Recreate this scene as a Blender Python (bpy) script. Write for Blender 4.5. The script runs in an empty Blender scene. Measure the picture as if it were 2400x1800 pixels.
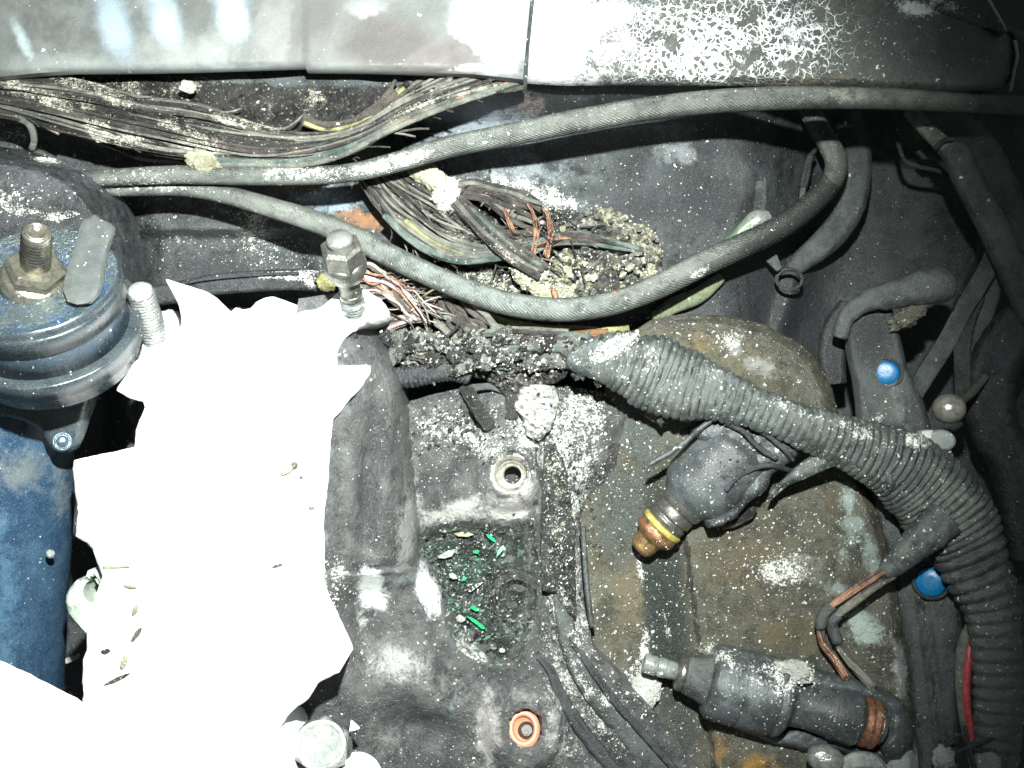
import bpy, math, random
import numpy as np
from mathutils import Vector, Matrix, Quaternion
from mathutils.geometry import delaunay_2d_cdt

random.seed(7)
RS = np.random.RandomState(11)
SC = bpy.context.scene
COL = SC.collection
D = 2600.0            # camera distance from the reference plane, in photograph pixels
S = 0.4 / 2400.0      # metres per photograph pixel on that plane

def W(px, py, h=0.0):
    k = (D - h) / D * S
    return Vector(((px - 1200.0) * k, (900.0 - py) * k, h * S))

# ---------------------------------------------------------------- camera, world, flash
cam_d = bpy.data.cameras.new('camera')
cam = bpy.data.objects.new('camera', cam_d); COL.objects.link(cam)
cam.location = (0, 0, D * S)
cam_d.sensor_width = 36.0
cam_d.lens = 36.0 * D / 2400.0
cam_d.clip_start = 0.01; cam_d.clip_end = 20.0
SC.camera = cam

world = bpy.data.worlds.new('World'); SC.world = world
world.use_nodes = True
bg = world.node_tree.nodes['Background']
bg.inputs[0].default_value = (0.85, 1.0, 0.97, 1)
bg.inputs[1].default_value = 0.11

def spot(name, loc, target, power, size, blend, radius, color):
    l = bpy.data.lights.new(name, 'SPOT'); l.energy = power; l.spot_size = math.radians(size)
    l.spot_blend = blend; l.shadow_soft_size = radius; l.color = color
    o = bpy.data.objects.new(name, l); COL.objects.link(o)
    o.location = loc
    o.rotation_euler = (Vector(target) - Vector(loc)).to_track_quat('-Z', 'Y').to_euler()
    return o
# the camera's own flash, above the lens and a little to the right of it
spot('camera_flash', Vector((40*S, 640*S, (D-60)*S)), W(860, 880, 0), 40.0, 70, 1.0, 0.0065, (0.96, 1.0, 0.975))

SC.view_settings.view_transform = 'Standard'
SC.view_settings.look = 'None'
SC.view_settings.exposure = 0.12
SC.view_settings.gamma = 1.0
SC.view_settings.use_curve_mapping = False
SC.render.engine = 'CYCLES'
SC.cycles.use_denoising = True
SC.cycles.sample_clamp_indirect = 3.0
SC.cycles.max_bounces = 5

# ---------------------------------------------------------------- noise in numpy
def _hash(ix, iy, iz, seed):
    n = (ix.astype(np.int64) * 374761393 + iy.astype(np.int64) * 668265263 + iz.astype(np.int64) * 2147483647 + seed * 1442695041) & 0x7fffffff
    n = (n ^ (n >> 13)) * 1274126177 & 0x7fffffff
    n = n ^ (n >> 16)
    return (n & 0xffff) / 65535.0
def vnoise(x, y, z=None, seed=0):
    x = np.asarray(x, float); y = np.asarray(y, float)
    z = np.zeros_like(x) if z is None else np.asarray(z, float)
    x0 = np.floor(x); y0 = np.floor(y); z0 = np.floor(z)
    fx = x-x0; fy = y-y0; fz = z-z0
    fx = fx*fx*(3-2*fx); fy = fy*fy*(3-2*fy); fz = fz*fz*(3-2*fz)
    r = 0
    for dx in (0, 1):
        for dy in (0, 1):
            for dz in (0, 1):
                w = (fx if dx else 1-fx)*(fy if dy else 1-fy)*(fz if dz else 1-fz)
                r = r + w*_hash(x0+dx, y0+dy, z0+dz, seed)
    return r*2-1
def fbm(x, y, z=None, oct=4, seed=0, gain=0.5):
    x = np.asarray(x, float); y = np.asarray(y, float)
    a = 1.0; f = 1.0; r = 0; t = 0
    for i in range(oct):
        r = r + a*vnoise(x*f, y*f, None if z is None else np.asarray(z)*f, seed+i*17)
        t += a; a *= gain; f *= 2.03
    return r/t
def worley(x, y, seed=0):
    x = np.asarray(x, float); y = np.asarray(y, float)
    x0 = np.floor(x); y0 = np.floor(y)
    f1 = np.full(x.shape, 9.0); f2 = np.full(x.shape, 9.0)
    for dx in (-1, 0, 1):
        for dy in (-1, 0, 1):
            cx = x0+dx; cy = y0+dy; zz = np.zeros_like(cx)
            d = np.hypot(cx+_hash(cx, cy, zz, seed)-x, cy+_hash(cx, cy, zz+1, seed)-y)
            f2 = np.minimum(f2, np.maximum(f1, d)); f1 = np.minimum(f1, d)
    return f1, f2
def sstep(a, b, x):
    t = np.clip((np.asarray(x, float)-a)/(b-a), 0, 1); return t*t*(3-2*t)
def gauss(x, y, cx, cy, rx, ry, rot=0.0):
    c, s = math.cos(math.radians(rot)), math.sin(math.radians(rot))
    u = ((x-cx)*c + (y-cy)*s)/rx; v = (-(x-cx)*s + (y-cy)*c)/ry
    return np.exp(-(u*u+v*v))
def segdist(x, y, pts, closed=False):
    n = len(pts); best = np.full(np.shape(x), 1e9)
    for i in range(n if closed else n-1):
        ax, ay = pts[i][:2]; bx, by = pts[(i+1) % n][:2]
        dx, dy = bx-ax, by-ay; L = dx*dx+dy*dy+1e-9
        t = np.clip(((x-ax)*dx+(y-ay)*dy)/L, 0, 1)
        best = np.minimum(best, np.hypot(x-ax-t*dx, y-ay-t*dy))
    return best
def inside(x, y, poly):
    r = np.zeros(np.shape(x), bool); n = len(poly)
    for i in range(n):
        x1, y1 = poly[i]; x2, y2 = poly[(i+1) % n]
        if y1 == y2: continue
        c = ((y1 > y) != (y2 > y)) & (x < (x2-x1)*(y-y1)/(y2-y1)+x1)
        r ^= c
    return r
def spline(pts, step=6.0):
    """Catmull-Rom through points of any dimension, sampled about every step."""
    P = [np.array(p, float) for p in pts]
    P = [2*P[0]-P[1]] + P + [2*P[-1]-P[-2]]
    out = []
    for i in range(1, len(P)-2):
        p0, p1, p2, p3 = P[i-1], P[i], P[i+1], P[i+2]
        n = max(2, int(np.hypot(*(p2-p1)[:2])/step))
        for k in range(n):
            t = k/n
            out.append(0.5*((2*p1)+(-p0+p2)*t+(2*p0-5*p1+4*p2-p3)*t*t+(-p0+3*p1-3*p2+p3)*t**3))
    out.append(P[-2])
    return np.array(out)
def rough_poly(pts, step=10, amp=3, seed=0, closed=True, freq=0.05):
    """A traced outline with small irregular nicks along its edges."""
    out = []; n = len(pts); s = 0
    for i in range(n if closed else n-1):
        a = np.array(pts[i], float); b = np.array(pts[(i+1) % n], float); L = np.hypot(*(b-a))
        k = max(1, int(L/step)); nx, ny = (b-a)[1]/max(L, 1e-6), -(b-a)[0]/max(L, 1e-6)
        for j in range(k):
            p = a+(b-a)*j/k
            q = float(fbm(p[0]*freq, p[1]*freq, oct=3, seed=seed))*amp*(1 if j else 0.3)
            out.append((p[0]+nx*q, p[1]+ny*q))
    return out

# ---------------------------------------------------------------- materials
class NB:
    def __init__(s, name):
        s.m = bpy.data.materials.new(name); s.m.use_nodes = True
        s.t = s.m.node_tree; s.t.nodes.clear()
        s.out = s.t.nodes.new('ShaderNodeOutputMaterial')
        s.b = s.t.nodes.new('ShaderNodeBsdfPrincipled')
        s.t.links.new(s.b.outputs[0], s.out.inputs[0])
        g = s.t.nodes.new('ShaderNodeNewGeometry')
        v = s.t.nodes.new('ShaderNodeVectorMath'); v.operation = 'SCALE'; v.inputs['Scale'].default_value = 0.01/S
        s.t.links.new(g.outputs['Position'], v.inputs[0]); s.pos = v.outputs[0]
    def set(s, inp, v):
        if hasattr(v, 'links') or hasattr(v, 'is_output'): s.t.links.new(v, inp)
        elif isinstance(v, (tuple, list)): inp.default_value = (*v, 1)[:4] if len(inp.default_value) == 4 else v
        else: inp.default_value = v
    def noise(s, scale, detail=6, rough=0.6, dist=0.0, off=0.0, vec=None):
        n = s.t.nodes.new('ShaderNodeTexNoise'); n.noise_dimensions = '4D'
        n.inputs['W'].default_value = off
        n.inputs['Scale'].default_value = scale; n.inputs['Detail'].default_value = detail
        n.inputs['Roughness'].default_value = rough; n.inputs['Distortion'].default_value = dist
        s.t.links.new(vec or s.pos, n.inputs['Vector']); return n.outputs['Fac']
    def vor(s, scale, feature='F1', vec=None, rnd=1.0):
        n = s.t.nodes.new('ShaderNodeTexVoronoi'); n.feature = feature
        n.inputs['Scale'].default_value = scale; n.inputs['Randomness'].default_value = rnd
        s.t.links.new(vec or s.pos, n.inputs['Vector']); return n
    def math(s, op, a, b=None, c=None, clamp=False):
        n = s.t.nodes.new('ShaderNodeMath'); n.operation = op; n.use_clamp = clamp
        for i, v in enumerate((a, b, c)):
            if v is not None: s.set(n.inputs[i], v)
        return n.outputs[0]
    def ramp(s, v, a, b, lo=0.0, hi=1.0, smooth=True):
        n = s.t.nodes.new('ShaderNodeMapRange'); n.interpolation_type = 'SMOOTHSTEP' if smooth else 'LINEAR'
        s.set(n.inputs[0], v); s.set(n.inputs[1], a); s.set(n.inputs[2], b); s.set(n.inputs[3], lo); s.set(n.inputs[4], hi)
        return n.outputs[0]
    def mix(s, f, a, b):
        n = s.t.nodes.new('ShaderNodeMix'); n.data_type = 'RGBA'
        s.set(n.inputs[0], f); s.set(n.inputs[6], a); s.set(n.inputs[7], b); return n.outputs[2]
    def attr(s, name, out='Fac'):
        n = s.t.nodes.new('ShaderNodeAttribute'); n.attribute_name = name; return n.outputs[out]
    def warp(s, scale, amt):
        n = s.t.nodes.new('ShaderNodeTexNoise'); n.inputs['Scale'].default_value = scale; n.inputs['Detail'].default_value = 3
        s.t.links.new(s.pos, n.inputs['Vector'])
        a = s.t.nodes.new('ShaderNodeVectorMath'); a.operation = 'MULTIPLY_ADD'
        s.t.links.new(n.outputs['Color'], a.inputs[0]); a.inputs[1].default_value = (amt,)*3; s.t.links.new(s.pos, a.inputs[2])
        return a.outputs[0]

def grime(name, c0, c1, ash=0.0, specks=0.35, ash_col=(0.62, 0.64, 0.58), rough=0.55, bump=0.5, grain=1.0,
          metal=0.0, tint=False, crack=False, spec=0.5, scale=1.0, dist=0.5, stain=None, stain_amt=0.5, soft=False, ash_cap=0.17):
    """Sooted surface: mottled base, patches of ash, sparse flakes, fine grain."""
    n = NB(name)
    lo = n.noise(0.9*scale, 5, 0.6, dist); mid = n.noise(3.2*scale, 8, 0.68, dist, 3.0); hi = n.noise(17*scale, 4, 0.7, 0, 7.0)
    f = n.ramp(n.math('ADD', n.math('MULTIPLY', lo, 0.5), n.math('MULTIPLY', mid, 0.5)), 0.38, 0.62)
    col = n.mix(f, c0, c1)
    if stain:
        sf = n.ramp(n.noise(1.3*scale, 7, 0.65, 1.2, 21.0), 0.62-0.25*stain_amt, 0.80-0.25*stain_amt)
        col = n.mix(n.math('MULTIPLY', sf, 0.85), col, stain)
    if tint:
        tn = n.attr('tint', 'Color'); ta = n.attr('tint', 'Alpha')
        if soft: tm = n.ramp(n.math('ADD', ta, n.math('MULTIPLY', n.math('SUBTRACT', mid, 0.5), 0.7)), 0.02, 0.95)
        else: tm = n.ramp(n.math('ADD', ta, n.math('ADD', n.math('MULTIPLY', n.math('SUBTRACT', mid, 0.5), 2.2), n.math('MULTIPLY', n.math('SUBTRACT', hi, 0.5), 1.2))), 0.10, 0.85)
        col = n.mix(n.math('MULTIPLY', tm, n.math('MINIMUM', n.math('MULTIPLY', ta, 3.0), 1.0)), col, tn)
    # fine grain of soot and dust
    gr = n.noise(34, 3, 0.8, 0, 5.0)
    col = n.mix(n.ramp(gr, 0.56, 0.70, 0, 0.50*grain), col, (0.36, 0.38, 0.36))
    col = n.mix(n.ramp(gr, 0.46, 0.28, 0, 0.5), col, (0.015, 0.016, 0.016))
    # patches of ash
    dens = n.math('ADD', n.attr('ash'), ash)
    vh = n.noise(30*scale, 3, 0.75, 0.3, 13.0)
    patch = n.math('ADD', n.math('MULTIPLY', mid, 0.42), n.math('ADD', n.math('MULTIPLY', hi, 0.40), n.math('MULTIPLY', vh, 0.42)))
    am = n.ramp(n.math('ADD', patch, n.math('MINIMUM', n.math('MULTIPLY', dens, 0.24), ash_cap)), 0.765, 0.86)
    # flakes
    v = n.vor(7.5, 'F1', n.warp(16, 0.16)); rc = n.t.nodes.new('ShaderNodeSeparateColor'); n.t.links.new(v.outputs['Color'], rc.inputs[0])
    rad = n.math('MULTIPLY', n.ramp(rc.outputs[0], n.math('MINIMUM', n.math('SUBTRACT', 1.0, n.math('ADD', 0.30*specks, n.math('MULTIPLY', dens, 0.25))), 0.985), 1.0, 0, 1, False), 0.30)
    fl = n.math('LESS_THAN', v.outputs['Distance'], rad)
    v2 = n.vor(21, 'F1', n.warp(40, 0.05)); rc2 = n.t.nodes.new('ShaderNodeSeparateColor'); n.t.links.new(v2.outputs['Color'], rc2.inputs[0])
    rad2 = n.math('MULTIPLY', n.ramp(rc2.outputs[0], n.math('MINIMUM', n.math('SUBTRACT', 1.0, n.math('ADD', 0.30*specks, n.math('MULTIPLY', dens, 0.3))), 0.985), 1.0, 0, 1, False), 0.42)
    fl2 = n.math('LESS_THAN', v2.outputs['Distance'], rad2)
    am = n.math('MAXIMUM', am, n.math('MAXIMUM', n.math('MULTIPLY', fl, n.ramp(rc.outputs[1], 0.0, 1.0, 0.5, 1.0)), n.math('MULTIPLY', fl2, 0.6)))
    if crack:
        vv = n.vor(3.1, 'DISTANCE_TO_EDGE', n.warp(3.0, 0.35)); v3 = n.vor(7.0, 'DISTANCE_TO_EDGE', n.warp(6.0, 0.22))
        ca = n.attr('crack')
        l1 = n.math('LESS_THAN', vv.outputs['Distance'], n.math('MULTIPLY', n.math('MULTIPLY', ca, n.ramp(lo, 0.35, 0.65, 0.3, 1.5)), 0.045))
        l2 = n.math('LESS_THAN', v3.outputs['Distance'], n.math('MULTIPLY', n.math('SUBTRACT', ca, 0.25), 0.07))
        keep = n.ramp(n.noise(2.2, 4, 0.6, 0.5, 40.0), 0.40, 0.47)
        am = n.math('MAXIMUM', am, n.math('MULTIPLY', n.math('MAXIMUM', l1, l2), keep))
    ac = n.mix(n.noise(11, 3, 0.6, 0, 31.0), ash_col, tuple(min(0.9, c*1.3) for c in ash_col))
    col = n.mix(am, col, ac)
    n.set(n.b.inputs['Base Color'], col)
    n.set(n.b.inputs['Metallic'], n.math('MULTIPLY', n.math('SUBTRACT', 1.0, am), metal) if metal else 0.0)
    r = n.math('ADD', n.ramp(mid, 0.3, 0.7, rough-0.2, rough+0.08), n.math('MULTIPLY', am, 0.3), clamp=True)
    n.set(n.b.inputs['Roughness'], r)
    n.b.inputs['Specular IOR Level'].default_value = spec
    hgt = n.math('ADD', n.math('MULTIPLY', n.math('ADD', mid, n.math('MULTIPLY', hi, 0.55)), 1.0), n.math('ADD', n.math('MULTIPLY', gr, 0.5), n.math('MULTIPLY', am, 0.25)))
    bp = n.t.nodes.new('ShaderNodeBump'); bp.inputs['Strength'].default_value = min(1.0, bump*1.5); bp.inputs['Distance'].default_value = 18*S
    n.t.links.new(hgt, bp.inputs['Height']); n.t.links.new(bp.outputs[0], n.b.inputs['Normal'])
    return n.m

def plain(name, col, rough=0.4, metal=0.0, bump=0.12, var=0.25, scale=8, spec=0.5, coat=0.0):
    n = NB(name)
    f = n.noise(scale, 6, 0.65, 0.4)
    n.set(n.b.inputs['Base Color'], n.mix(n.ramp(f, 0.35, 0.65), tuple(c*(1-var) for c in col), tuple(min(1, c*(1+var)) for c in col)))
    n.b.inputs['Metallic'].default_value = metal; n.b.inputs['Specular IOR Level'].default_value = spec
    n.set(n.b.inputs['Roughness'], n.ramp(n.noise(scale*2.3, 4, 0.6, 0, 9.0), 0.3, 0.7, max(0.03, rough-0.1), rough+0.1))
    n.b.inputs['Coat Weight'].default_value = coat
    bp = n.t.nodes.new('ShaderNodeBump'); bp.inputs['Strength'].default_value = bump; bp.inputs['Distance'].default_value = 10*S
    n.t.links.new(n.noise(scale*3, 5, 0.7, 0, 2.0), bp.inputs['Height']); n.t.links.new(bp.outputs[0], n.b.inputs['Normal'])
    return n.m

# ---------------------------------------------------------------- mesh helpers
def tagp(o, label=None, cat=None, group=None, kind=None):
    if label: o['label'] = label
    if cat: o['category'] = cat
    if group: o['group'] = group
    if kind: o['kind'] = kind
    return o
def thing(name, at, label, cat, group=None):
    o = bpy.data.objects.new(name, None); COL.objects.link(o); o.location = at; o.empty_display_size = 0.01
    return tagp(o, label, cat, group)
def mk(name, verts, faces, mat, parent=None, smooth=True, attrs=None, loops_uv=None):
    verts = np.array([tuple(v) for v in verts] if not isinstance(verts, np.ndarray) else verts, float)
    c = (verts.min(0)+verts.max(0))/2; c[2] = verts[:, 2].min()
    me = bpy.data.meshes.new(name)
    me.from_pydata((verts-c).tolist(), [], [tuple(map(int, f)) for f in faces])
    me.materials.append(mat)
    if smooth: me.polygons.foreach_set('use_smooth', [True]*len(me.polygons))
    attrs = dict(attrs or {}); attrs.setdefault('ash', np.zeros(len(verts))); attrs.setdefault('tint', np.zeros((len(verts), 4)))
    for k, a in attrs.items():
        a = np.asarray(a, float)
        if a.ndim == 2:
            at = me.attributes.new(k, 'FLOAT_COLOR', 'POINT'); at.data.foreach_set('color', a.ravel())
        else:
            at = me.attributes.new(k, 'FLOAT', 'POINT'); at.data.foreach_set('value', a)
    me.validate(); me.update()
    o = bpy.data.objects.new(name, me); COL.objects.link(o)
    if parent:
        base = Vector((0, 0, 0)); p = parent
        while p: base += p.location; p = p.parent
        o.parent = parent; o.location = Vector(c)-base
    else: o.location = Vector(c)
    return o
def join_mesh(parts):
    V = []; F = []; o = 0
    for v, f in parts:
        v = np.array([tuple(p) for p in v], float); V.append(v); F += [tuple(i+o for i in q) for q in f]; o += len(v)
    return np.vstack(V), F

def to_world(P):
    P = np.asarray(P, float); k = (D-P[:, 2])/D*S
    return np.stack([(P[:, 0]-1200)*k, (900-P[:, 1])*k, P[:, 2]*S], 1)

def tube(pts, r, seg=10, step=6, ribs=None, helix=None, flat=1.0, jit=0.0, seed=0, arc=None, caps=True, raw=False, up=None):
    """Tube through (px, py, h[, r]) points. ribs=(period, depth); helix=(starts, axial period, depth)."""
    P = spline(pts, step) if not raw else np.array(pts, float)
    R = P[:, 3]*S if P.shape[1] > 3 else np.full(len(P), float(r)*S)
    C = to_world(P[:, :3]); n = len(C)
    T = np.gradient(C, axis=0); T /= np.linalg.norm(T, axis=1)[:, None]+1e-12
    U = np.array([0, 0, 1.0]) if up is None else np.array(up, float)
    s = np.concatenate([[0], np.cumsum(np.linalg.norm(np.diff(C, axis=0), axis=1))])/S
    A = np.cross(T, U); A /= np.linalg.norm(A, axis=1)[:, None]+1e-9
    B = np.cross(A, T)
    full = arc is None
    a0, a1 = (0, 2*math.pi) if full else (0, 1)
    th = np.linspace(0, 2*math.pi, seg, endpoint=False) if full else None
    V = []
    for i in range(n):
        if full: t = th
        else:
            lo, hi = arc(s[i]); t = np.linspace(lo, hi, seg)
        rr = np.full(seg, R[i])
        if ribs: rr = rr*(1+ribs[1]*np.cos(2*math.pi*s[i]/ribs[0]))
        if helix: rr = rr*(1+helix[2]*np.cos(helix[0]*t+2*math.pi*s[i]/helix[1]))
        if jit:
            rr = rr*(1+jit*fbm(np.cos(t)*1.4+seed, np.sin(t)*1.4+s[i]/22.0, np.full(seg, s[i]/30.0), oct=3, seed=seed))
        V.append(C[i]+np.outer(np.cos(t)*rr, A[i])+np.outer(np.sin(t)*rr*flat, B[i]))
    V = np.vstack(V); F = []
    m = seg if full else seg-1
    for i in range(n-1):
        for j in range(m):
            a = i*seg+j; b = i*seg+(j+1) % seg
            F.append((a, b, b+seg, a+seg))
    if caps and full:
        F.append(tuple(range(seg-1, -1, -1))); F.append(tuple(range((n-1)*seg, n*seg)))
    return V, F

def lathe(profile, p0, p1, seg=40, jit=0.0, seed=0, phase=0.0, squash=1.0):
    """profile: (distance along axis from p0 in px, radius px); p0, p1 world points giving the axis."""
    p0 = Vector(p0); ax = (Vector(p1)-p0).normalized()
    A = ax.cross(Vector((0, 0, 1)));
    if A.length < 1e-4: A = Vector((1, 0, 0))
    A.normalize(); B = A.cross(ax)
    V = []; F = []
    for i, (s, r) in enumerate(profile):
        for j in range(seg):
            t = 2*math.pi*j/seg+phase
            q = r
            if jit: q *= 1+jit*float(vnoise(math.cos(t)*1.7+s/25+seed, math.sin(t)*1.7+s/31, s/40, seed))
            V.append(p0+ax*(s*S)+(A*math.cos(t)+B*math.sin(t)*squash)*q*S)
    n = len(profile)
    for i in range(n-1):
        for j in range(seg):
            a = i*seg+j; b = i*seg+(j+1) % seg
            F.append((a, a+seg, b+seg, b))
    F.append(tuple(range(seg))); F.append(tuple(range(n*seg-1, (n-1)*seg-1, -1)))
    return V, F

def smoothprof(pts, r=4, k=3):
    """round the corners of a lathe profile a little"""
    out = [pts[0]]
    for i in range(1, len(pts)-1):
        a, b, c = [np.array(p, float) for p in pts[i-1:i+2]]
        la = np.hypot(*(a-b)); lc = np.hypot(*(c-b)); d = min(r, la*0.4, lc*0.4)
        if d < 0.3: out.append(tuple(b)); continue
        p = b+(a-b)/la*d; q = b+(c-b)/lc*d
        for j in range(k+1):
            t = j/k; out.append(tuple((1-t)**2*p+2*t*(1-t)*b+t*t*q))
    out.append(pts[-1]); return out

def patch(poly, hf, step=7, base=None, rim=0.0, jitter=0.25, seed=0, holes=()):
    """Solid piece with the outline poly (photograph pixels), top surface h = hf(x, y, dist) and walls down to base."""
    P = np.array(poly, float)
    x0, y0 = P.min(0); x1, y1 = P.max(0)
    gx, gy = np.meshgrid(np.arange(x0, x1, step), np.arange(y0, y1, step))
    rs = np.random.RandomState(seed+5)
    gx = gx.ravel()+rs.uniform(-jitter, jitter, gx.size)*step; gy = gy.ravel()+rs.uniform(-jitter, jitter, gy.size)*step
    ok = inside(gx, gy, poly); gx = gx[ok]; gy = gy[ok]
    d = segdist(gx, gy, poly, True); ok = d > step*0.45; gx = gx[ok]; gy = gy[ok]
    for h in holes:
        ok = ~inside(gx, gy, h) & (segdist(gx, gy, h, True) > step*0.4); gx = gx[ok]; gy = gy[ok]
    coords = [Vector(p) for p in poly]; faces = [list(range(len(poly)))]
    for h in holes:
        b = len(coords); coords += [Vector(p) for p in h]; faces.append([b+i for i in range(len(h))][::-1])
    coords += [Vector((a, b)) for a, b in zip(gx, gy)]
    vo, eo, fo, _, _, _ = delaunay_2d_cdt(coords, [], faces, 1 if not holes else 5, 1e-4)
    V2 = np.array([tuple(v) for v in vo])
    F = [tuple(f) for f in fo]
    if holes:
        keep = []
        for f in F:
            c = V2[list(f)].mean(0)
            if not any(bool(inside(np.array([c[0]]), np.array([c[1]]), h)[0]) for h in holes) and bool(inside(np.array([c[0]]), np.array([c[1]]), poly)[0]): keep.append(f)
        F = keep
    X, Y = V2[:, 0], V2[:, 1]
    dist = segdist(X, Y, poly, True)
    H = hf(X, Y, dist)
    V = to_world(np.stack([X, Y, H], 1)); nt = len(V)
    # orient up
    F2 = []
    for f in F:
        a, b, c = V2[f[0]], V2[f[1]], V2[f[2]]
        cr = (b[0]-a[0])*(c[1]-a[1])-(b[1]-a[1])*(c[0]-a[0])
        F2.append(f if cr < 0 else f[::-1])
    F = F2
    if base is not None:
        ec = {}
        for f in F:
            for i in range(len(f)):
                a, b = f[i], f[(i+1) % len(f)]
                k = (min(a, b), max(a, b)); ec.setdefault(k, []).append((a, b))
        bd = [v[0] for v in ec.values() if len(v) == 1]
        idx = {}; add = []
        for a, b in bd:
            for v in (a, b):
                if v not in idx:
                    idx[v] = nt+len(add); p = V[v].copy()
                    p[2] = (base if not callable(base) else base(X[v], Y[v]))*S; add.append(p)
        if add:
            X = np.concatenate([X, [X[v] for v in idx]]); Y = np.concatenate([Y, [Y[v] for v in idx]])
            V = np.vstack([V, np.array(add)])
            for a, b in bd: F.append((b, a, idx[a], idx[b]))
    return V, F, X, Y

def patch_obj(name, poly, hf, mat, parent=None, step=7, base=None, ash=None, tint=None, crack=None, seed=0, holes=(), smooth=True):
    V, F, X, Y = patch(poly, hf, step, base, seed=seed, holes=holes)
    at = {}
    at['ash'] = ash(X, Y) if ash else np.zeros(len(X))
    if tint: at['tint'] = tint(X, Y)
    if crack: at['crack'] = crack(X, Y)
    o = mk(name, V, F, mat, parent, smooth, at)
    if smooth and base is not None:
        m = o.modifiers.new('edge', 'EDGE_SPLIT'); m.split_angle = math.radians(55)
    return o

def blobs(L, X, Y):
    r = np.zeros(len(X))
    for b in L: r = r+b[5]*gauss(X, Y, b[0], b[1], b[2], b[3], b[4])
    return r
def tints(L, X, Y):
    """L: (cx, cy, rx, ry, rot, strength, (r,g,b)) -> rgba, the strongest tint wins"""
    out = np.zeros((len(X), 4)); best = np.zeros(len(X))
    for b in L:
        g = np.minimum(1, b[5]*gauss(X, Y, b[0], b[1], b[2], b[3], b[4])); m = g > best
        out[m, :3] = b[6]; best = np.maximum(best, g)
    out[:, 3] = best
    return out

def lump(cx, cy, h, rx, ry, rz, seed=0, amp=0.35, freq=2.2, n=40, crust=0.0, rot=0.0):
    """irregular charred lump"""
    V = []; F = []
    th = np.linspace(0, math.pi, n); ph = np.linspace(0, 2*math.pi, 2*n, endpoint=False)
    TH, PH = np.meshgrid(th, ph, indexing='ij'); x = np.sin(TH)*np.cos(PH); y = np.sin(TH)*np.sin(PH); z = np.cos(TH)
    r = 1+amp*fbm(x*freq+seed, y*freq, z*freq, oct=5, seed=seed, gain=0.6)
    if crust:
        f1, f2 = worley(x*freq*2.4+z*1.7+seed, y*freq*2.4-z*1.3, seed); r = r+crust*(0.5-f1)
    c, s = math.cos(math.radians(rot)), math.sin(math.radians(rot))
    X = x*r*rx; Y = y*r*ry; Z = z*r*rz
    k = (D-h)/D; bx, by = (cx-1200)*k, (900-cy)*k
    P = np.stack([(bx+X*c-Y*s)*S, (by+X*s+Y*c)*S, (h+Z)*S], -1).reshape(-1, 3)
    m = 2*n
    for i in range(n-1):
        for j in range(m):
            a = i*m+j; b = i*m+(j+1) % m; F.append((a, a+m, b+m, b))
    return P, F

def copy_thing(root, loc=None, label=None):
    r = root.copy(); COL.objects.link(r)
    if loc is not None: r.location = loc
    if label: r['label'] = label
    for ch in root.children:
        c = ch.copy(); COL.objects.link(c); c.parent = r
        for g in ch.children:
            d = g.copy(); COL.objects.link(d); d.parent = c
    return r
# ================================================================ materials
M = {}
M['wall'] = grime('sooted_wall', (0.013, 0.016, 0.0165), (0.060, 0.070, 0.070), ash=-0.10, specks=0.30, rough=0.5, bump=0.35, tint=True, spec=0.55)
M['cast'] = grime('sooted_casting', (0.034, 0.036, 0.036), (0.105, 0.108, 0.104), ash=-0.05, specks=0.45, rough=0.45, bump=0.5, grain=1.6, tint=True, scale=0.8)
M['castwall'] = grime('smooth_sooted_casting', (0.07, 0.078, 0.076), (0.105, 0.112, 0.108), ash=-0.45, specks=0.45, rough=0.5, bump=0.16, grain=1.2, tint=True)
M['char'] = grime('charred_crust', (0.012, 0.012, 0.012), (0.055, 0.054, 0.05), ash=0.10, specks=0.5, rough=0.45, bump=1.0, tint=True, ash_col=(0.60, 0.60, 0.47))
M['foam'] = grime('burnt_foam', (0.03, 0.03, 0.025), (0.20, 0.20, 0.15), ash=0.28, specks=0.8, rough=0.6, bump=1.0, tint=True, ash_col=(0.66, 0.66, 0.48))
M['crust'] = grime('ashen_crust', (0.06, 0.06, 0.052), (0.26, 0.265, 0.23), ash=0.30, specks=0.8, rough=0.6, bump=1.0, ash_col=(0.62, 0.63, 0.55), ash_cap=0.1)
M['ash'] = grime('pale_ash', (0.40, 0.41, 0.36), (0.72, 0.73, 0.66), ash=0.2, specks=0.5, rough=0.8, bump=0.9, ash_col=(0.74, 0.76, 0.70))
M['yash'] = grime('yellow_ash', (0.26, 0.255, 0.16), (0.55, 0.54, 0.40), ash=0.15, specks=0.6, rough=0.8, bump=1.0, ash_col=(0.72, 0.72, 0.55))
M['steel_panel'] = grime('smoked_bare_metal', (0.085, 0.092, 0.088), (0.14, 0.152, 0.145), ash=-0.5, specks=0.3, rough=0.6, bump=0.06, tint=True, grain=0.25, scale=0.6, soft=True, spec=0.3)
M['blister'] = grime('blistered_paint', (0.055, 0.062, 0.058), (0.10, 0.105, 0.09), ash=-0.25, specks=0.35, rough=0.36, bump=0.3, tint=True, crack=True, ash_col=(0.66, 0.71, 0.71), grain=0.5, ash_cap=0.24)
M['plate'] = grime('stained_plate', (0.034, 0.034, 0.025), (0.09, 0.087, 0.064), ash=-0.10, specks=0.5, rough=0.36, bump=0.42, tint=True, stain=(0.075, 0.052, 0.024), stain_amt=0.35)
M['wet'] = grime('wet_burnt_sludge', (0.006, 0.008, 0.007), (0.045, 0.055, 0.048), ash=0.0, specks=0.7, rough=0.25, bump=1.0, spec=1.0, tint=True, scale=1.4, stain=(0.02, 0.09, 0.05), stain_amt=0.2)
M['hose'] = grime('sooted_rubber', (0.026, 0.031, 0.030), (0.075, 0.084, 0.08), ash=-0.2, specks=0.25, rough=0.5, bump=0.35, tint=True)
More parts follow.
